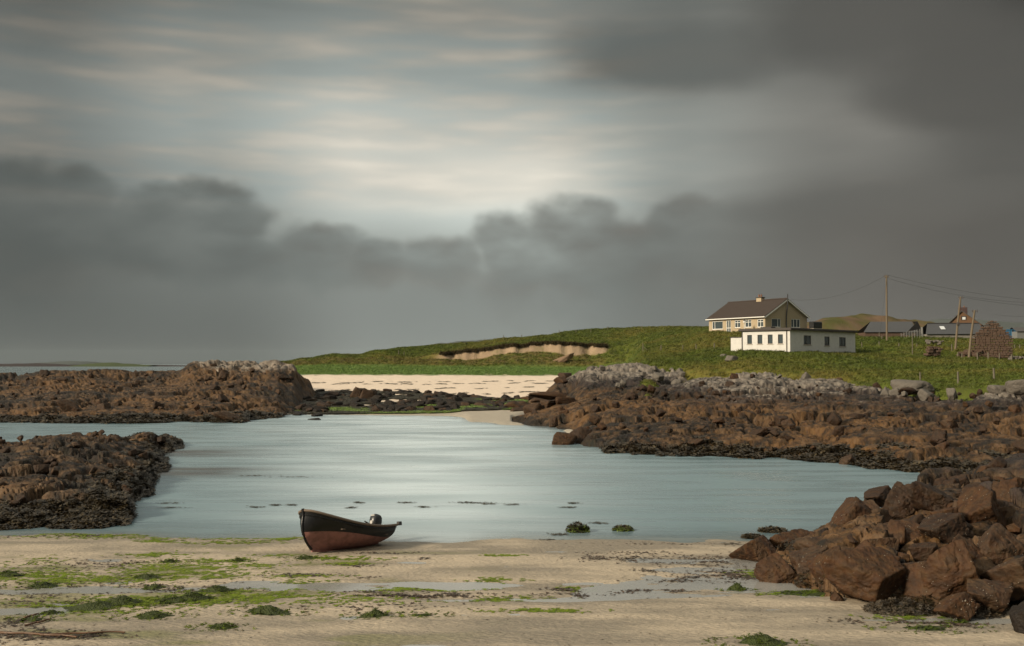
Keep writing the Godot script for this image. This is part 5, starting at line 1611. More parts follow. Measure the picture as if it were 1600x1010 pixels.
# ------------------------------------------------------------------ the boat
func make_boat() -> void:
	var foot: Vector3 = Vector3(-5.18, 0.17, -28.05)
	var fwd := Vector3(-sin(deg_to_rad(35.0)), 0, cos(deg_to_rad(35.0)))  # towards the bow
	var L := 2.7
	var mid := foot - fwd * (L * 0.5 - 0.12)
	mid.y = 0.02
	var o := thing("rowing_boat", mid, "black open boat with red bottom and outboard motor, drawn up on the wet sand", "boat")
	# local frame: +x towards the bow, +z the visible starboard-hand side, heeled a little onto it
	var side := Vector3(cos(deg_to_rad(35.0)), 0, sin(deg_to_rad(35.0)))
	o.basis = Basis(fwd, Vector3.UP, fwd.cross(Vector3.UP)) * Basis(Vector3.RIGHT, 0.0)
	var zs := 1.0 if o.basis.z.dot(side) > 0.0 else -1.0
	o.basis = o.basis * Basis(Vector3.RIGHT, -0.15 * zs) * Basis(Vector3.BACK, 0.095)
	var NS := 36
	var NT := 18
	var sheer := func(s): return 0.52 + 0.54 * pow(s, 2.2) + 0.06 * pow(1.0 - s, 3.0)  # s 0 stern, 1 bow
	var keel := func(s): return 0.02 + 0.13 * pow(maxf(0.30 - s, 0.0) / 0.30, 1.8) + 0.03 * pow(s, 6.0)
	var beam := func(s): return 0.73 * pow(maxf(sin(PI * clampf(0.5 * (1.0 - s) / 0.62, 0.0, 0.5)), 0.0), 0.44) * (1.0 - 0.16 * pow(maxf(0.35 - s, 0.0) / 0.35, 1.6))
	var at := func(s, t, sg, inset):
		# t 0 keel, 1 gunwale; the stem is raked and rounded
		var k: float = keel.call(s)
		var g: float = sheer.call(s)
		var y: float = lerpf(k, g, t)
		var full: float = lerpf(0.48, 0.84, smooth(1.0, 0.5, s))
		var wdt: float = beam.call(s) * (1.0 - pow(maxf(1.0 - t, 0.0), 1.0 / (1.0 - full) * 0.62))
		wdt = wdt * lerpf(0.86, 1.0, smooth(0.0, 1.0, t)) + (0.035 if s > 0.985 else 0.04 * (1.0 - t) * t)
		var x: float = (s - 0.5) * L
		var f := smooth(0.72, 1.0, s)
		x += f * (0.10 * sin(PI * minf(t * 1.15, 1.0)) + 0.05 * t - 0.20 * pow(maxf(1.0 - t, 0.0), 2.5))
		x -= (1.0 - smooth(0.0, 0.25, s)) * (0.10 * t)
		return Vector3(x, y + minf(inset, 0.05) * 0.6 * (1.0 - t), sg * maxf(wdt - inset, 0.0))
	var tt := func(s): return clampf((lerpf(0.28, 0.52, smooth(0.1, 0.95, s)) - keel.call(s)) / (sheer.call(s) - keel.call(s)), 0.05, 0.9)
	var red := material("red_paint", lin(0.31, 0.145, 0.122), 0.6, 0.4)
	textured(red, noise_texture(41, 0.03, 5, [[0.0, grey(0.35)], [0.5, grey(0.85)], [1.0, grey(1.0)]], 256), 0.7, null)
	var black := material("black_paint", lin(0.011, 0.011, 0.012), 0.32, 0.4)
	textured(black, noise_texture(42, 0.03, 5, [[0.0, grey(0.6)], [1.0, grey(1.0)]], 256), 0.7, null)
	var inside := material("hull_inside", lin(0.13, 0.125, 0.115), 0.8)
	var worn := material("worn_wood", lin(0.14, 0.105, 0.080), 0.75)
	var bottom := begin()
	var topside := begin()
	var inner := begin()
	for sg in [1.0, -1.0]:
		for i in NS:
			var s0 := float(i) / NS
			var s1 := float(i + 1) / NS
			for j in NT:
				for band in 3:
					var st: SurfaceTool = [bottom, topside, inner][band]
					var e := 0.0
					var t00 := float(j) / NT
					var t01 := float(j + 1) / NT
					var a := t00
					var b := t01
					var c := t00
					var d := t01
					if band == 0:
						a *= tt.call(s0)
						b *= tt.call(s0)
						c *= tt.call(s1)
						d *= tt.call(s1)
					elif band == 1:
						a = lerpf(tt.call(s0), 1.0, a)
						b = lerpf(tt.call(s0), 1.0, b)
						c = lerpf(tt.call(s1), 1.0, c)
						d = lerpf(tt.call(s1), 1.0, d)
					else:
						e = 0.035
					var p: Vector3 = at.call(s0, a, sg, e)
					var q: Vector3 = at.call(s0, b, sg, e)
					var r: Vector3 = at.call(s1, d, sg, e)
					var u: Vector3 = at.call(s1, c, sg, e)
					for v in ([p, q, r, p, r, u] if (sg > 0) != (band == 2) else [p, r, q, p, u, r]):
						st.set_smooth_group(0)
						st.add_vertex(v)
	# transom
	for j in NT:
		var t0 := float(j) / NT
		var t1 := float(j + 1) / NT
		var lim: float = tt.call(0.0)
		var st: SurfaceTool = bottom if t1 <= lim else topside
		quad(st, at.call(0.0, t0, -1, 0.0), at.call(0.0, t1, -1, 0.0), at.call(0.0, t1, 1, 0.0), at.call(0.0, t0, 1, 0.0))
	put("hull_bottom", done(bottom), red, o)
	put("hull_topsides", done(topside), black, o)
	put("hull_inside", done(inner), inside, o)
	# rubbing strake, gunwale, stem, keel
	for sg in [1.0, -1.0]:
		var pts := []
		var rad := []
		var low := []
		for i in NS + 1:
			var s := float(i) / NS
			var p: Vector3 = at.call(s, 1.0, sg, 0.0)
			pts.append(p + Vector3(0, 0.012, 0))
			rad.append(0.034)
			low.append(at.call(s, 0.90, sg, -0.012))
		pts.push_front(pts[0] + Vector3(-0.17, 0.035, 0))
		rad.push_front(0.036)
		var st := begin()
		tube(st, pts, rad, 7)
		put("gunwale", done(st), worn, o)
		st = begin()
		var lr := []
		for i in low.size(): lr.append(0.016)
		tube(st, low, lr, 5)
		put("rubbing_strake", done(st), black, o)
		st = begin()
		box(st, pts[0] + Vector3(-0.02, -0.05, -0.05), pts[0] + Vector3(0.10, 0.055, 0.05), 0.012)
		put("gunwale_end", done(st), mats.black_pipe, o)
	var stem := []
	var sr := []
	for j in 15:
		var t := lerpf(0.0, 1.06, j / 14.0)
		stem.append(at.call(1.0, t, 1.0, 1.0) + Vector3(0.012, 0, 0))
		sr.append(0.038)
	var ss := begin()
	tube(ss, stem, sr, 8)
	put("stem", done(ss), mats.black_paint, o)
	var kp := []
	var kr := []
	for i in 20:
		kp.append(at.call(float(i) / 19.0, 0.0, 1.0, 1.0) + Vector3(0, -0.61 + 0.0, 0))
		kr.append(0.03)
	for i in kp.size():
		var s := float(i) / 19.0
		kp[i] = Vector3((at.call(s, 0.0, 1.0, 0.0) as Vector3).x, keel.call(s) - 0.015, 0.0)
	ss = begin()
	tube(ss, kp, kr, 6)
	put("keel", done(ss), red, o)
	for x in [0.14, 0.42, 0.68]:
		var w: float = beam.call(x) - 0.05
		var yy: float = sheer.call(x) - 0.20
		put("thwart", boxmesh(Vector3((x - 0.5) * L - 0.12, yy - 0.03, -w), Vector3((x - 0.5) * L + 0.12, yy, w), 0.008), worn, o)
	put("foredeck", boxmesh(Vector3(0.36 * L, sheer.call(0.9) - 0.08, -0.22), Vector3(0.45 * L, sheer.call(0.9) - 0.05, 0.22), 0.008), worn, o)
	for s in [0.36, 0.40]:
		var p: Vector3 = at.call(s, 1.0, -zs, 0.02)
		ss = begin()
		tube(ss, [p, p + Vector3(0.0, 0.19 if s > 0.38 else 0.07, 0.0)], [0.016, 0.014], 6)
		put("thole_pin", done(ss), material("pale_wood", lin(0.42, 0.29, 0.15), 0.8), o)
	# outboard motor tilted on the transom: cowl, decal, swivel bracket, leg, tiller
	var m := Node3D.new()
	m.name = "outboard_motor"
	o.add_child(m, true)
	m.position = Vector3(-0.5 * L - 0.08, sheer.call(0.0) - 0.02, -0.18 * zs)
	m.rotation.z = 0.22
	m.scale = Vector3.ONE * 0.86
	var cowl := begin()
	var rings := [[0.02, 0.16, 0.12], [0.06, 0.19, 0.14], [0.20, 0.205, 0.15], [0.32, 0.19, 0.14], [0.39, 0.15, 0.11], [0.42, 0.08, 0.06]]
	var prev := []
	for r in rings:
		var row := []
		for k in 16:
			var a := TAU * k / 16.0
			var cx := signf(cos(a)) * pow(absf(cos(a)), 0.6)
			var cz := signf(sin(a)) * pow(absf(sin(a)), 0.6)
			row.append(Vector3(cx * r[1] - 0.03, r[0] + 0.03, cz * r[2]))
		if prev:
			for k in 16:
				var l := (k + 1) % 16
				for v in [prev[k], prev[l], row[l], prev[k], row[l], row[k]]:
					cowl.set_smooth_group(0)
					cowl.add_vertex(v)
		prev = row
	for k in 16:
		tri(cowl, prev[k], prev[(k + 1) % 16], Vector3(-0.03, 0.455, 0))
	put("cowl", done(cowl), material("cowl_grey", lin(0.026, 0.027, 0.030), 0.35), m)
	var plate := material("pale_plate", lin(0.40, 0.385, 0.36), 0.4)
	put("cowl_plate", boxmesh(Vector3(0.165, 0.10, -0.055), Vector3(0.185, 0.21, 0.055), 0.008), plate, m)
	put("cowl_trim", boxmesh(Vector3(0.09, 0.36, -0.08), Vector3(0.15, 0.41, 0.08), 0.01), plate, m)
	put("bracket", boxmesh(Vector3(-0.02, -0.22, -0.10), Vector3(0.16, 0.05, 0.10), 0.02), mats.black_pipe, m)
	ss = begin()
	tube(ss, [Vector3(-0.05, 0.04, 0), Vector3(-0.10, -0.30, 0), Vector3(-0.13, -0.50, 0)], [0.08, 0.06, 0.05], 8)
	put("leg", done(ss), mats.cowl_grey, m)
	ss = begin()
	tube(ss, [Vector3(0.12, 0.06, 0), Vector3(0.48, 0.12, 0)], [0.025, 0.022], 6)
	put("tiller", done(ss), mats.black_pipe, m)

# ------------------------------------------------------------------ loose rocks
func single(called: String, mesh: int, mat: String, at: Vector3, half: Vector3, turn: Vector3, label: String, category: String, group := "") -> MeshInstance3D:
	var o := put(called, boulders[mesh], mats[mat], null, at)
	o.scale = half
	o.rotation = turn
	tag(o, label, category, group)
	return o

func make_loose_rocks() -> void:
	single("loose_boulder", 14, "boulder_0", Vector3(6.13, 0.28, -27.40), Vector3(0.66, 0.34, 0.5), Vector3(0, 0.2, 0.12), "orange-brown boulder farthest left of the right-hand pile, at the water's edge", "boulder")
	single("loose_boulder", 12, "boulder_0", Vector3(7.41, 0.27, -28.20), Vector3(0.62, 0.38, 0.5), Vector3(0, 0.5, 0.1), "dark-topped brown boulder second from the left, against the rock pile", "boulder")
	single("loose_boulder", 13, "boulder_0", Vector3(5.86, 0.24, -24.30), Vector3(0.5, 0.48, 0.42), Vector3(0, -0.2, -0.3), "brown pointed boulder on the sand below the two water's-edge boulders", "boulder")
	single("corner_boulder", 9, "boulder_4", Vector3(8.90, 0.52, -19.00), Vector3(0.32, 0.3, 0.3), Vector3(0, 0.4, 0.2), "dark weedy boulder cut by the right edge near the bottom corner", "boulder")
	single("slab_rock", 6, "boulder_2", Vector3(-39.20, 1.04, -96.50), Vector3(0.85, 1.0, 0.7), Vector3(0, 0.3, -0.35), "pale upright slab on the left spit just above the water", "boulder")
	single("nose_rock", 2, "boulder_2", Vector3(-23.64, 0.25, -92.00), Vector3(1.3, 0.7, 0.8), Vector3(0, 0.3, -0.3), "smooth sloping slab at the tip of the left spit", "boulder")
	boulders.append(boulder_mesh(93, Vector3.ONE, 20, 16, 9.0))
	single("shore_boulder", boulders.size() - 1, "boulder_0", Vector3(3.02, 0.10, -66.91), Vector3(0.85, 0.68, 0.8), Vector3(0, 0.2, 0.1), "rounded brown rock standing off the tip of the right-hand shore", "boulder")
	single("shore_boulder", boulders.size() - 1, "boulder_1", Vector3(4.31, 0.10, -67.99), Vector3(1.15, 0.9, 0.9), Vector3(0.1, 2.3, -0.15), "larger brown rock beside the rounded one off the right-hand shore", "boulder")
	single("shore_boulder", 7, "boulder_2", Vector3(16.55, 0.15, -53.79), Vector3(0.5, 0.3, 0.4), Vector3(0, 0.9, 0.1), "pale orange rock at the waterline of the right-hand shore", "boulder")
	# two boulders above the weed beds, then the dark rocks among the weed
	single("pale_boulder", 3, "boulder_2", Vector3(-17.98, 1.30, -126.00), Vector3(1.0, 0.95, 0.8), Vector3(0, 0.2, 0.3), "left of two tan boulders standing above the dark weed beds across the bay", "boulder")
	single("pale_boulder", 0, "boulder_2", Vector3(-16.31, 1.29, -124.00), Vector3(1.2, 1.1, 0.9), Vector3(0, 0.8, -0.1), "right of two tan boulders standing above the dark weed beds across the bay", "boulder")
	rng.seed = 500
	for k in 230:
		var t: float = rng.randf_range(-0.1941, 0.0412)
		var f := rng.randf()
		var d := lerpf(106.5, 136.0 - 14.0 * smooth(-0.1176, -0.0118, t), pow(f, 1.2))
		var s := rng.randf_range(0.24, 0.72) * (1.0 - 0.35 * smooth(-0.0941, 0.0353, t))
		var y := land_h(t * d, -d)
		single("weedy_rock", k % 9, "boulder_4" if rng.randf() < 0.72 else ("boulder_1" if rng.randf() < 0.5 else "boulder_2"), Vector3(t * d, y + s * 0.15, -d), Vector3(s * 1.4, s * 0.85, s), Vector3(rng.randf_range(-0.2, 0.2), rng.randf() * TAU, rng.randf_range(-0.2, 0.2)), "dark weed-covered rock in the low bed of rocks across the bay", "rock", "weedy rocks at the head of the bay")
	rng.seed = 501
	for k in 14:
		var t: float = rng.randf_range(0.0000, 0.0529)
		var d := rng.randf_range(100.0, 120.0)
		var s := rng.randf_range(0.5, 1.1)
		single("reddish_rock", k % 9, "boulder_2" if k % 3 else "boulder_0", Vector3(t * d, maxf(land_h(t * d, -d), table(right_shore_table, t, d)) + s * 0.1, -d), Vector3(s * 1.4, s * 0.7, s), Vector3(0.1, rng.randf() * TAU, 0.1), "reddish brown rock heaped where the right-hand shore meets the far beach", "rock", "reddish rocks at the end of the right-hand shore")
	for q in [[Vector3(-20.55, 0.05, -104.21), 0.55], [Vector3(-18.22, 0.03, -102.11), 0.5], [Vector3(-17.25, 0.02, -95.43), 0.3]]:
		single("dark_rock", 4, "boulder_4", q[0], Vector3(q[1] * 1.9, q[1] * 0.6, q[1]), Vector3(0, q[1] * 9.0, 0), "small dark rock awash at the far water's edge by the spit's nose", "rock", "small dark rocks by the spit")

# ------------------------------------------------------------------ weed
func dark_weed(o: Node3D, tbl: Array, seed_: int, count: int, t0: float, t1: float, d0: float, d1: float, top: float, size: float, clump: Mesh) -> void:
	rng.seed = seed_
	var where := []
	var tints := []
	var tries := 0
	while where.size() < count and tries < count * 12:
		tries += 1
		var t := rng.randf_range(t0, t1)
		var d := lerpf(d0, d1, pow(rng.randf(), 1.4))
		var x := t * d
		var h := table(tbl, t, d)
		if h < -0.3: continue
		var full := h + broken(x, -d) * smooth(-0.8, 0.5, h) * (0.7 + 0.12 * h)
		if full < -0.12: continue
		if full > top + 0.5 * n_mid.get_noise_2d(x * 0.4, d * 0.4): continue
		var s := size * rng.randf_range(0.6, 1.4)
		where.append(turned(Vector3(x, maxf(full, 0.0), -d), Vector3(s, s, s), rng.randf() * TAU, Vector3(rng.randf_range(-0.4, 0.4), 0, rng.randf_range(-0.4, 0.4))))
		var v := rng.randf_range(0.6, 1.5)
		tints.append(Color(0.024, 0.017, 0.008).lerp(Color(0.055, 0.038, 0.012), rng.randf() * rng.randf()) * v)
	many("bladder_weed", clump, mats.weed, where, tints, o)

func make_weed() -> void:
	var clump := weed_clump(61, 12, 0.30)
	var flat := weed_clump(62, 9, 0.10)
	var left: Node3D = get_node("left_near_rocks")
	var right: Node3D = get_node("right_shore_rocks")
	var near: Node3D = get_node("right_near_rocks")
	var spit: Node3D = get_node("left_spit_rocks")
	rock_turn = 0.7
	rock_round = 0.9
	rock_step = 0.65
	rock_stretch = 1.5
	rock_amp = 0.85
	rock_small = 1.0
	dark_weed(left, left_rock_table, 601, 11000, -0.475, -0.29, 32.0, 66.0, 0.62, 0.20, clump)
	rock_turn = 0.25
	rock_stretch = 2.2
	rock_amp = 0.95
	rock_small = 1.3
	rock_size = 1.45
	rock_round = 0.8
	rock_step = 0.7
	dark_weed(right, right_shore_table, 602, 7000, 0.0, 0.49, 48.0, 64.0, 0.42, 0.32, clump)
	rock_turn = -0.15
	rock_stretch = 2.4
	rock_amp = 0.9
	rock_small = 1.2
	dark_weed(spit, far_spit_table, 603, 4500, -0.474, -0.2, 88.0, 102.0, 0.36, 0.4, clump)
	rock_turn = 0.9
	rock_stretch = 1.2
	rock_amp = 0.95
	rock_small = 0.45
	rock_size = 0.8
	rock_round = 0.25
	rock_step = 1.1
	dark_weed(near, near_rock_table, 604, 3200, 0.24, 0.49, 20.5, 33.0, 0.75, 0.085, clump)
	# heaps of wrack on the sand by the near rocks
	var heaps := [[Vector3(7.38, 0.32, -20.86), 0.52, 0.20, "dark heap of bladder wrack lying against the front of the right-hand rock pile"], [Vector3(8.67, 0.33, -20.66), 0.46, 0.18, "dark heap of bladder wrack among the small blocks at the lower right"],
		[Vector3(8.52, 0.35, -21.98), 0.36, 0.20, "small dark tuft of wrack in the cleft between the big block and the pointed slab"], [Vector3(7.28, 0.20, -26.96), 0.55, 0.12, "dark wrack spread between the two water's-edge boulders"]]
	for q in heaps:
		var o := thing("wrack_heap", q[0] - Vector3(0, 0.02, 0), q[3], "seaweed")
		rng.seed = int(q[1] * 1000)
		var w := []
		var c := []
		for k in 420:
			var a := rng.randf() * TAU
			var r := sqrt(rng.randf())
			var h: float = q[2] * (1.0 - r * r) * rng.randf_range(0.3, 1.0)
			w.append(turned(Vector3(cos(a) * r * q[1] * 1.3, h, sin(a) * r * q[1]), Vector3.ONE * rng.randf_range(0.05, 0.10), rng.randf() * TAU, Vector3(rng.randf_range(-0.7, 0.7), 0, rng.randf_range(-0.7, 0.7))))
			c.append(Color(0.035, 0.025, 0.013) * rng.randf_range(0.5, 1.7))
		many("fronds", clump, mats.weed, w, c, o)
	# weed-hung rocks and floating wrack in the shallows
	var water_rocks := [[Vector3(1.95, 0.00, -32.42), Vector3(0.34, 0.26, 0.3), "largest weed-covered rock standing in the shallows right of the boat", true], [Vector3(3.32, 0.00, -32.67), Vector3(0.30, 0.13, 0.25), "lower weed-covered rock in the shallows, right of the largest one", true],
		[Vector3(7.71, 0.00, -32.42), Vector3(0.42, 0.12, 0.3), "flat dark weedy rock in the shallows beyond the water's-edge boulders", false], [Vector3(6.83, 0.00, -31.25), Vector3(0.27, 0.10, 0.2), "small dark weedy rock in the shallows just left of the flat one", false]]
	var mounds := []
	for k in 5: mounds.append(mound_mesh(k + 1))
	for q in water_rocks:
		var o := thing("water_rock", q[0], q[2], "rock")
		var b := put("stone", boulders[1], mats.boulder_4, o)
		b.scale = q[1] * 0.95
		rng.seed = int(q[1].x * 777)
		var w := []
		var c := []
		for k in 150:
			var v := Vector3(rng.randfn(), absf(rng.randfn()) * 0.8, rng.randfn()).normalized()
			w.append(turned(v * q[1] * 0.95, Vector3.ONE * rng.randf_range(0.06, 0.12), rng.randf() * TAU, Vector3(rng.randf_range(-0.6, 0.6), 0, rng.randf_range(-0.6, 0.6))))
			c.append(Color(0.075, 0.105, 0.015) * rng.randf_range(0.7, 1.4) if q[3] and v.z > 0.1 and v.y < 0.75 and rng.randf() < 0.75 else Color(0.042, 0.031, 0.014) * rng.randf_range(0.6, 1.5))
		many("fronds", clump, mats.weed, w, c, o)
	var floats := [
		[Vector3(-12.19, 0.00, -38.87), 0.34], [Vector3(-11.73, 0.00, -37.68), 0.36], [Vector3(-7.74, 0.00, -38.35), 0.24], [Vector3(-8.86, 0.00, -37.84), 0.3], [Vector3(-8.30, 0.00, -38.35), 0.18], [Vector3(-5.48, 0.00, -39.05), 0.16], [Vector3(-5.55, 0.00, -37.68), 0.16], [Vector3(-3.77, 0.00, -39.05), 0.34], [Vector3(-3.10, 0.00, -37.84), 0.22],
		[Vector3(-1.71, 0.00, -39.05), 0.4], [Vector3(-1.25, 0.00, -38.96), 0.42], [Vector3(-0.79, 0.00, -38.70), 0.3], [Vector3(0.00, 0.00, -38.52), 0.32], [Vector3(2.16, 0.00, -38.87), 0.2], [Vector3(1.97, 0.00, -37.76), 0.28], [Vector3(2.71, 0.00, -34.09), 0.3], [Vector3(1.34, 0.00, -31.82), 0.24], [Vector3(0.99, 0.00, -30.80), 0.24], [Vector3(6.10, 0.00, -30.15), 0.26], [Vector3(-11.36, 0.00, -48.27), 0.7], [Vector3(-9.64, 0.00, -47.73), 0.9]]
	rng.seed = 640
	for q in floats:
		var w := []
		var c := []
		for k in 46:
			w.append(turned(Vector3(rng.randfn() * q[1] * 0.55, 0.005 + absf(rng.randfn()) * 0.012, rng.randfn() * 0.09), Vector3(1.3, 0.45, 0.7) * rng.randf_range(0.04, 0.09), rng.randf() * TAU))
			c.append(Color(0.045, 0.034, 0.014) * rng.randf_range(0.6, 1.5))
		var o := many("floating_weed", clump, mats.weed, w, c)
		o.position = q[0]
		tag(o, "strip of dark weed floating on the still water of the bay", "seaweed", "weed floating on the bay")
	# green mounds left by the tide, each its own heap
	var heads := [
		[Vector3(-8.00, 0.30, -21.17), 0.62, 0.16, "left of the two joined green mounds on the left below the stream"], [Vector3(-7.68, 0.30, -21.51), 0.58, 0.19, "taller right one of the joined green mounds on the left below the stream"], [Vector3(-6.38, 0.28, -21.89), 0.55, 0.20, "tallest dark green mound left of centre, just below the stream"], [Vector3(-6.74, 0.28, -21.71), 0.6, 0.13, "long green mound joining the tallest one from its left"], [Vector3(-6.66, 0.31, -20.33), 0.46, 0.14, "small dark green mound on bare sand in front of the long one"], [Vector3(-4.61, 0.31, -20.69), 0.50, 0.16, "broad cone-shaped green mound alone on bare sand, below the boat's left"], [Vector3(-5.12, 0.33, -19.33), 0.36, 0.10, "smallest green mound near the bottom edge, below the broad cone-shaped one"], [Vector3(-2.54, 0.31, -20.43), 0.36, 0.17, "dark green mound on bare sand at the bottom, below the boat's stern"],
		[Vector3(-10.09, 0.26, -23.43), 0.46, 0.15, "green mound on the upper bank of the stream near the left edge"], [Vector3(-6.14, 0.27, -22.79), 0.46, 0.16, "dark green mound in the middle of the stream, left of the boat"], [Vector3(-11.34, 0.24, -24.65), 0.55, 0.14, "green mound cut by the left edge above the stream"], [Vector3(-8.71, 0.30, -20.69), 0.34, 0.12, "small dark green mound just above the kelp at the lower left"], [Vector3(-7.61, 0.26, -23.29), 0.32, 0.10, "low green mound on the stream's edge, between the two left-hand streams"], [Vector3(-5.14, 0.20, -27.32), 0.42, 0.10, "flat dark green mound right under the boat's bow"], [Vector3(-6.74, 0.21, -26.91), 0.2, 0.12, "small round dark green tuft left of the boat's bow"], [Vector3(-8.38, 0.21, -26.82), 0.36, 0.10, "flat dark green mound in the green patch high on the left beach"],
		[Vector3(-8.22, 0.23, -24.63), 0.42, 0.10, "thin green mound at the lower edge of the green patch on the left"], [Vector3(4.77, 0.26, -23.23), 0.26, 0.20, "round bright green mound against the rocks at the stream's end"], [Vector3(4.10, 0.35, -18.20), 0.52, 0.20, "green mound at the bottom edge below the right-hand rocks"], [Vector3(7.88, 0.33, -21.20), 0.22, 0.12, "small bright green tuft between wrack heap and pointed slab on the right"], [Vector3(8.12, 0.35, -19.91), 0.26, 0.08, "green tuft in front of the small blocks at the lower right"], [Vector3(5.94, 0.30, -22.77), 0.5, 0.05, "flat green strip at the foot of the rock pile, left part"], [Vector3(6.49, 0.30, -22.71), 0.4, 0.05, "flat green strip at the foot of the rock pile, right part"], [Vector3(-8.75, 0.30, -20.02), 0.3, 0.07, "flat green patch beside the kelp stalks at the lower left"], [Vector3(-1.68, 0.31, -20.54), 0.36, 0.04, "thin green streak on the sand right of the bottom centre mound"], [Vector3(7.38, 0.35, -19.34), 0.6, 0.05, "flat dark green patch in the wet hollow at the lower right"]]
	rng.seed = 650
	var k := 0
	for q in heads:
		var p: Vector3 = q[0]
		p.y = sand_h(p.x, p.z) - 0.012
		var o := put("green_weed_mound", mounds[k % 5], mats.green_weed, null, p)
		o.scale = Vector3(q[1], q[2] * 0.78, q[1] * 0.7)
		o.rotation.y = rng.randf_range(-0.4, 0.4)
		tag(o, q[3], "seaweed", "green weed mounds on the sand")
		k += 1
	# thin green weed scattered in drifts
	var leafy := weed_clump(63, 8, 0.06)
	var w := []
	var c := []
	rng.seed = 660
	var drifts := [
		[Vector3(-12.82, 0.08, -31.78), 2.0, 0.45, 520], [Vector3(-11.35, 0.08, -31.31), 1.4, 0.3, 300], [Vector3(-8.86, 0.06, -31.91), 1.6, 0.35, 700], [Vector3(-7.63, 0.06, -31.44), 1.2, 0.35, 560], [Vector3(-6.52, 0.06, -30.98), 0.7, 0.25, 260], [Vector3(-7.97, 0.08, -30.31), 1.2, 0.25, 320], [Vector3(-10.07, 0.10, -30.51), 0.4, 0.3, 100], [Vector3(-9.72, 0.10, -30.51), 0.5, 0.3, 120],
		[Vector3(-9.07, 0.18, -27.99), 0.8, 0.25, 220], [Vector3(-7.24, 0.22, -25.84), 1.5, 0.7, 700], [Vector3(-8.68, 0.22, -25.84), 0.6, 0.5, 200], [Vector3(-10.65, 0.24, -24.65), 1.5, 0.6, 620], [Vector3(-9.36, 0.25, -24.31), 1.6, 0.4, 420], [Vector3(-7.22, 0.24, -24.73), 1.2, 0.4, 420], [Vector3(-7.17, 0.20, -26.96), 0.7, 0.25, 180],
		[Vector3(-11.50, 0.20, -26.62), 0.6, 0.6, 120], [Vector3(-8.10, 0.29, -21.38), 1.7, 0.5, 700], [Vector3(-6.46, 0.28, -21.71), 1.6, 0.4, 600], [Vector3(-5.64, 0.27, -22.48), 1.2, 0.3, 320], [Vector3(-4.75, 0.28, -22.01), 0.7, 0.3, 160], [Vector3(-4.59, 0.26, -23.70), 0.9, 0.4, 260], [Vector3(-4.66, 0.24, -24.80), 0.7, 0.2, 140], [Vector3(-4.16, 0.20, -27.41), 0.9, 0.18, 260],
		[Vector3(-3.95, 0.20, -26.53), 0.5, 0.15, 120], [Vector3(-0.24, 0.18, -27.90), 0.5, 0.12, 120], [Vector3(-0.42, 0.25, -24.24), 0.6, 0.2, 120], [Vector3(-1.49, 0.26, -23.23), 0.8, 0.15, 200], [Vector3(-2.44, 0.26, -23.23), 0.6, 0.2, 160], [Vector3(0.00, 0.28, -22.06), 0.8, 0.15, 200], [Vector3(1.56, 0.26, -23.23), 0.6, 0.15, 220], [Vector3(-3.36, 0.28, -22.18), 1.6, 0.5, 300],
		[Vector3(6.16, 0.30, -22.71), 0.8, 0.12, 300], [Vector3(7.56, 0.34, -20.25), 0.8, 0.2, 260], [Vector3(0.49, 0.30, -20.90), 1.0, 0.1, 160], [Vector3(5.67, 0.25, -25.21), 0.5, 0.4, 220], [Vector3(-6.19, 0.20, -27.87), 0.6, 0.2, 80], [Vector3(-5.98, 0.20, -26.28), 0.5, 0.3, 70]]
	for q in heads:
		for n in int(260.0 * q[1]):
			var a := rng.randf() * TAU
			var r := sqrt(rng.randf()) * 1.35
			var x: float = q[0].x + cos(a) * r * q[1] * (1.5 if r > 0.8 else 1.0)
			var z: float = q[0].z + sin(a) * r * q[1] * 0.7
			var lift: float = 0.78 * q[2] * maxf(0.0, 0.75 * pow(maxf(1.0 - r * r, 0.0), 3.0) + 0.22 * (1.0 - r))
			w.append(turned(Vector3(x, sand_h(x, z) + lift, z), Vector3(1.4, 1.0, 1.0) * rng.randf_range(0.035, 0.085), rng.randf() * TAU, Vector3(rng.randf_range(-0.5, 0.5), 0, rng.randf_range(-0.5, 0.5))))
			c.append(Color(0.045, 0.065, 0.010).lerp(Color(0.12, 0.15, 0.022), clampf(r * 1.2 - 0.4, 0.0, 1.0) * rng.randf()) * rng.randf_range(0.7, 1.3))
	for q in drifts:
		for n in q[3]:
			var x: float = q[0].x + rng.randfn() * q[1] * 0.55
			var z: float = q[0].z + rng.randfn() * q[2] * 0.8
			if n_fine.get_noise_2d(x * 0.7, z * 1.3) < -0.18: continue
			var y := sand_h(x, z)
			if y < 0.0: continue
			w.append(turned(Vector3(x, y + 0.004, z), Vector3(1.4, 0.8, 1.0) * rng.randf_range(0.05, 0.11), rng.randf() * TAU))
			c.append(Color(0.13, 0.20, 0.018).lerp(Color(0.20, 0.24, 0.03), rng.randf()).lerp(Color(0.05, 0.07, 0.015), rng.randf() * rng.randf()))
	tag(many("green_weed", leafy, mats.leaf, w, c), "thin bright green weed strewn in drifts over the wet sand", "seaweed")
	# brown wrack, kelp straps and crumbs along the channels
	w = []
	c = []
	rng.seed = 670
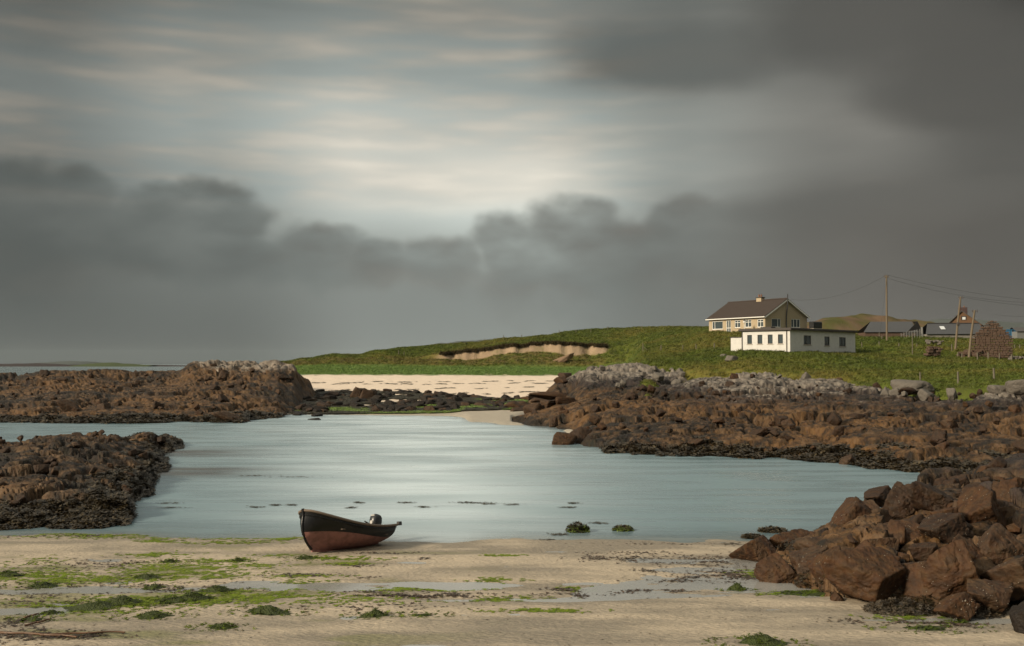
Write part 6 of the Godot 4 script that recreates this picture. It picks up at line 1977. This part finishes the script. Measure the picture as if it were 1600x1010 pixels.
	var litter := [
		[Vector3(-13.34, 0.10, -32.14), 1.6, 0.25, 160], [Vector3(-13.54, 0.10, -31.30), 1.2, 0.2, 80], [Vector3(-11.94, 0.08, -31.66), 0.6, 0.25, 380], [Vector3(-11.21, 0.05, -32.22), 0.9, 0.2, 420], [Vector3(-10.11, 0.05, -32.34), 1.0, 0.16, 420], [Vector3(-10.44, 0.20, -26.28), 1.3, 0.5, 260], [Vector3(-9.50, 0.20, -26.45), 0.7, 0.4, 200],
		[Vector3(-8.86, 0.26, -23.36), 2.2, 0.4, 480], [Vector3(-9.50, 0.28, -22.01), 1.4, 0.5, 420], [Vector3(-8.19, 0.33, -18.74), 1.2, 0.35, 620], [Vector3(-7.45, 0.33, -18.53), 0.9, 0.12, 260], [Vector3(-9.00, 0.32, -19.79), 0.4, 0.25, 120], [Vector3(-7.03, 0.26, -23.16), 1.8, 0.3, 300], [Vector3(-5.64, 0.26, -23.56), 1.4, 0.3, 260], [Vector3(-4.79, 0.24, -24.88), 0.8, 0.2, 160],
		[Vector3(-2.10, 0.27, -22.48), 1.4, 0.08, 420], [Vector3(-1.30, 0.27, -22.35), 1.0, 0.08, 260], [Vector3(-2.67, 0.27, -22.85), 1.0, 0.16, 160], [Vector3(-2.72, 0.29, -21.22), 2.0, 0.25, 200], [Vector3(1.08, 0.26, -23.16), 0.4, 0.12, 160], [Vector3(1.70, 0.27, -22.48), 1.0, 0.14, 420], [Vector3(2.68, 0.26, -22.97), 1.0, 0.14, 220], [Vector3(3.09, 0.26, -23.03), 0.6, 0.1, 120],
		[Vector3(2.08, 0.19, -27.38), 0.7, 0.3, 180], [Vector3(2.63, 0.19, -27.29), 0.6, 0.2, 200], [Vector3(3.31, 0.15, -28.35), 1.2, 0.2, 180], [Vector3(3.99, 0.17, -27.31), 1.6, 0.5, 520], [Vector3(4.90, 0.18, -27.08), 1.3, 0.5, 620], [Vector3(3.97, 0.24, -24.29), 0.9, 0.35, 520], [Vector3(4.84, 0.22, -25.13), 0.9, 0.5, 620], [Vector3(5.30, 0.23, -24.56), 0.7, 0.5, 420],
		[Vector3(3.13, 0.22, -25.52), 0.4, 0.2, 90], [Vector3(7.02, 0.33, -19.90), 1.0, 0.18, 320], [Vector3(7.77, 0.34, -19.61), 0.8, 0.16, 260], [Vector3(-3.68, 0.20, -26.28), 0.5, 0.1, 60], [Vector3(-3.38, 0.23, -24.63), 0.4, 0.1, 60], [Vector3(-2.40, 0.18, -27.43), 0.3, 0.08, 70], [Vector3(-3.31, 0.16, -28.30), 0.8, 0.08, 110], [Vector3(4.22, 0.05, -30.06), 1.8, 0.2, 140]]
	for q in litter:
		for n in q[3]:
			var x: float = q[0].x + rng.randfn() * q[1] * 0.55
			var z: float = q[0].z + rng.randfn() * q[2] * 0.9
			if n_fine.get_noise_2d(x * 0.8 + 30.0, z * 1.6) < -0.1: continue
			var y := sand_h(x, z)
			if y < 0.01: continue
			w.append(turned(Vector3(x, y + 0.006, z), Vector3(1.5, 1.0, 0.8) * rng.randf_range(0.035, 0.09), rng.randf() * TAU, Vector3(rng.randf_range(-0.3, 0.3), 0, rng.randf_range(-0.3, 0.3))))
			c.append(Color(0.062, 0.036, 0.020).lerp(Color(0.028, 0.020, 0.012), rng.randf()) * rng.randf_range(0.7, 1.6))
	for n in 700:  # bits of pale shell
		var x := rng.randf_range(-11.5, 11.5)
		var z := -rng.randf_range(17.0, 29.0)
		var y := sand_h(x, z)
		if y < 0.03: continue
		w.append(turned(Vector3(x, y + 0.004, z), Vector3(1.0, 0.8, 1.0) * rng.randf_range(0.010, 0.022), rng.randf() * TAU))
		c.append(Color(0.62, 0.58, 0.50) * rng.randf_range(0.6, 1.2))
	for n in 2600:  # crumbs strewn thinly everywhere
		var x := rng.randf_range(-11.5, 11.5)
		var z := -rng.randf_range(17.0, 29.5)
		var y := sand_h(x, z)
		if y < 0.02 or n_mid.get_noise_2d(x * 0.5, z * 2.0) < 0.0: continue
		w.append(turned(Vector3(x, y + 0.004, z), Vector3(1.6, 0.6, 0.7) * rng.randf_range(0.015, 0.05), rng.randf() * TAU))
		c.append(Color(0.085, 0.055, 0.030) * rng.randf_range(0.5, 1.4))
	tag(many("brown_wrack", flat, mats.weed, w, c), "torn brown wrack and kelp scattered along the channels in the sand", "seaweed")
	# long kelp stalks washed up at the lower left
	var stalks := [[Vector3(-7.96, 0.33, -18.53), Vector3(-6.65, 0.33, -18.88), "longest of the bare kelp stalks lying at the lower left corner of the sand"], [Vector3(-8.62, 0.32, -19.41), Vector3(-8.39, 0.32, -19.94), "short dark kelp stalk lying above the long one at the lower left"], [Vector3(-8.92, 0.31, -20.08), Vector3(-8.81, 0.31, -20.43), "topmost short kelp stalk at the lower left edge of the sand"], [Vector3(-8.80, 0.33, -18.88), Vector3(-7.27, 0.33, -18.36), "thick kelp stalk crossing the heap at the lower left corner"]]
	for q in stalks:
		var pts := []
		var rad := []
		for n in 11:
			var p: Vector3 = q[0].lerp(q[1], n / 10.0)
			p.z += 0.05 * sin(n * 1.3)
			p.y = sand_h(p.x, p.z) + 0.03
			pts.append(p)
			rad.append(0.022 - 0.0008 * n)
		var st := begin()
		tube(st, pts, rad, 6)
		tag(put("kelp_stalk", done(st), material("kelp", lin(0.11, 0.055, 0.025), 0.5), null), q[2], "seaweed")
	# weed beds and strand lines at the head of the bay
	w = []
	c = []
	rng.seed = 680
	for n in 20000:
		var t: float = rng.randf_range(-0.2029, 0.0471)
		var d := lerpf(105.0, 136.0 - 13.0 * smooth(-0.1176, -0.0118, t), pow(rng.randf(), 1.1))
		var m := n_mid.get_noise_2d(t * d * 0.35, d * 0.5)
		var y := land_h(t * d, -d)
		if y < 0.0: continue
		var green := d < 112.0 + 8.0 * smooth(-0.0941, -0.0588, t) and m > 0.05
		if not green and m > 0.26: continue
		if green and t > -0.0235 and rng.randf() < 0.7: continue
		w.append(turned(Vector3(t * d, y + 0.03, -d), Vector3(1.6, 0.9, 1.2) * rng.randf_range(0.18, 0.42), rng.randf() * TAU))
		c.append(Color(0.155, 0.235, 0.03) * rng.randf_range(0.6, 1.2) if green else Color(0.040, 0.034, 0.016) * rng.randf_range(0.6, 1.5))
	for n in 2600:
		var t: float = rng.randf_range(-0.1882, 0.0529)
		var line: float = [131.0, 141.0, 152.0, 157.0][n % 4] + 3.0 * n_mid.get_noise_2d(t * 60.0, n % 4) + 10.0 * t
		var d := line + rng.randfn() * 0.5
		if n_mid.get_noise_2d(t * 160.0, line * 0.3) < 0.02: continue
		w.append(turned(Vector3(t * d, land_h(t * d, -d) + 0.02, -d), Vector3(1.6, 0.6, 0.8) * rng.randf_range(0.15, 0.34), rng.randf_range(-0.3, 0.3)))
		c.append(Color(0.050, 0.042, 0.028) * rng.randf_range(0.7, 1.6))
	tag(many("far_weed", clump, mats.weed, w, c), "dark and green weed among the rocks and strand lines of the far beach", "seaweed")
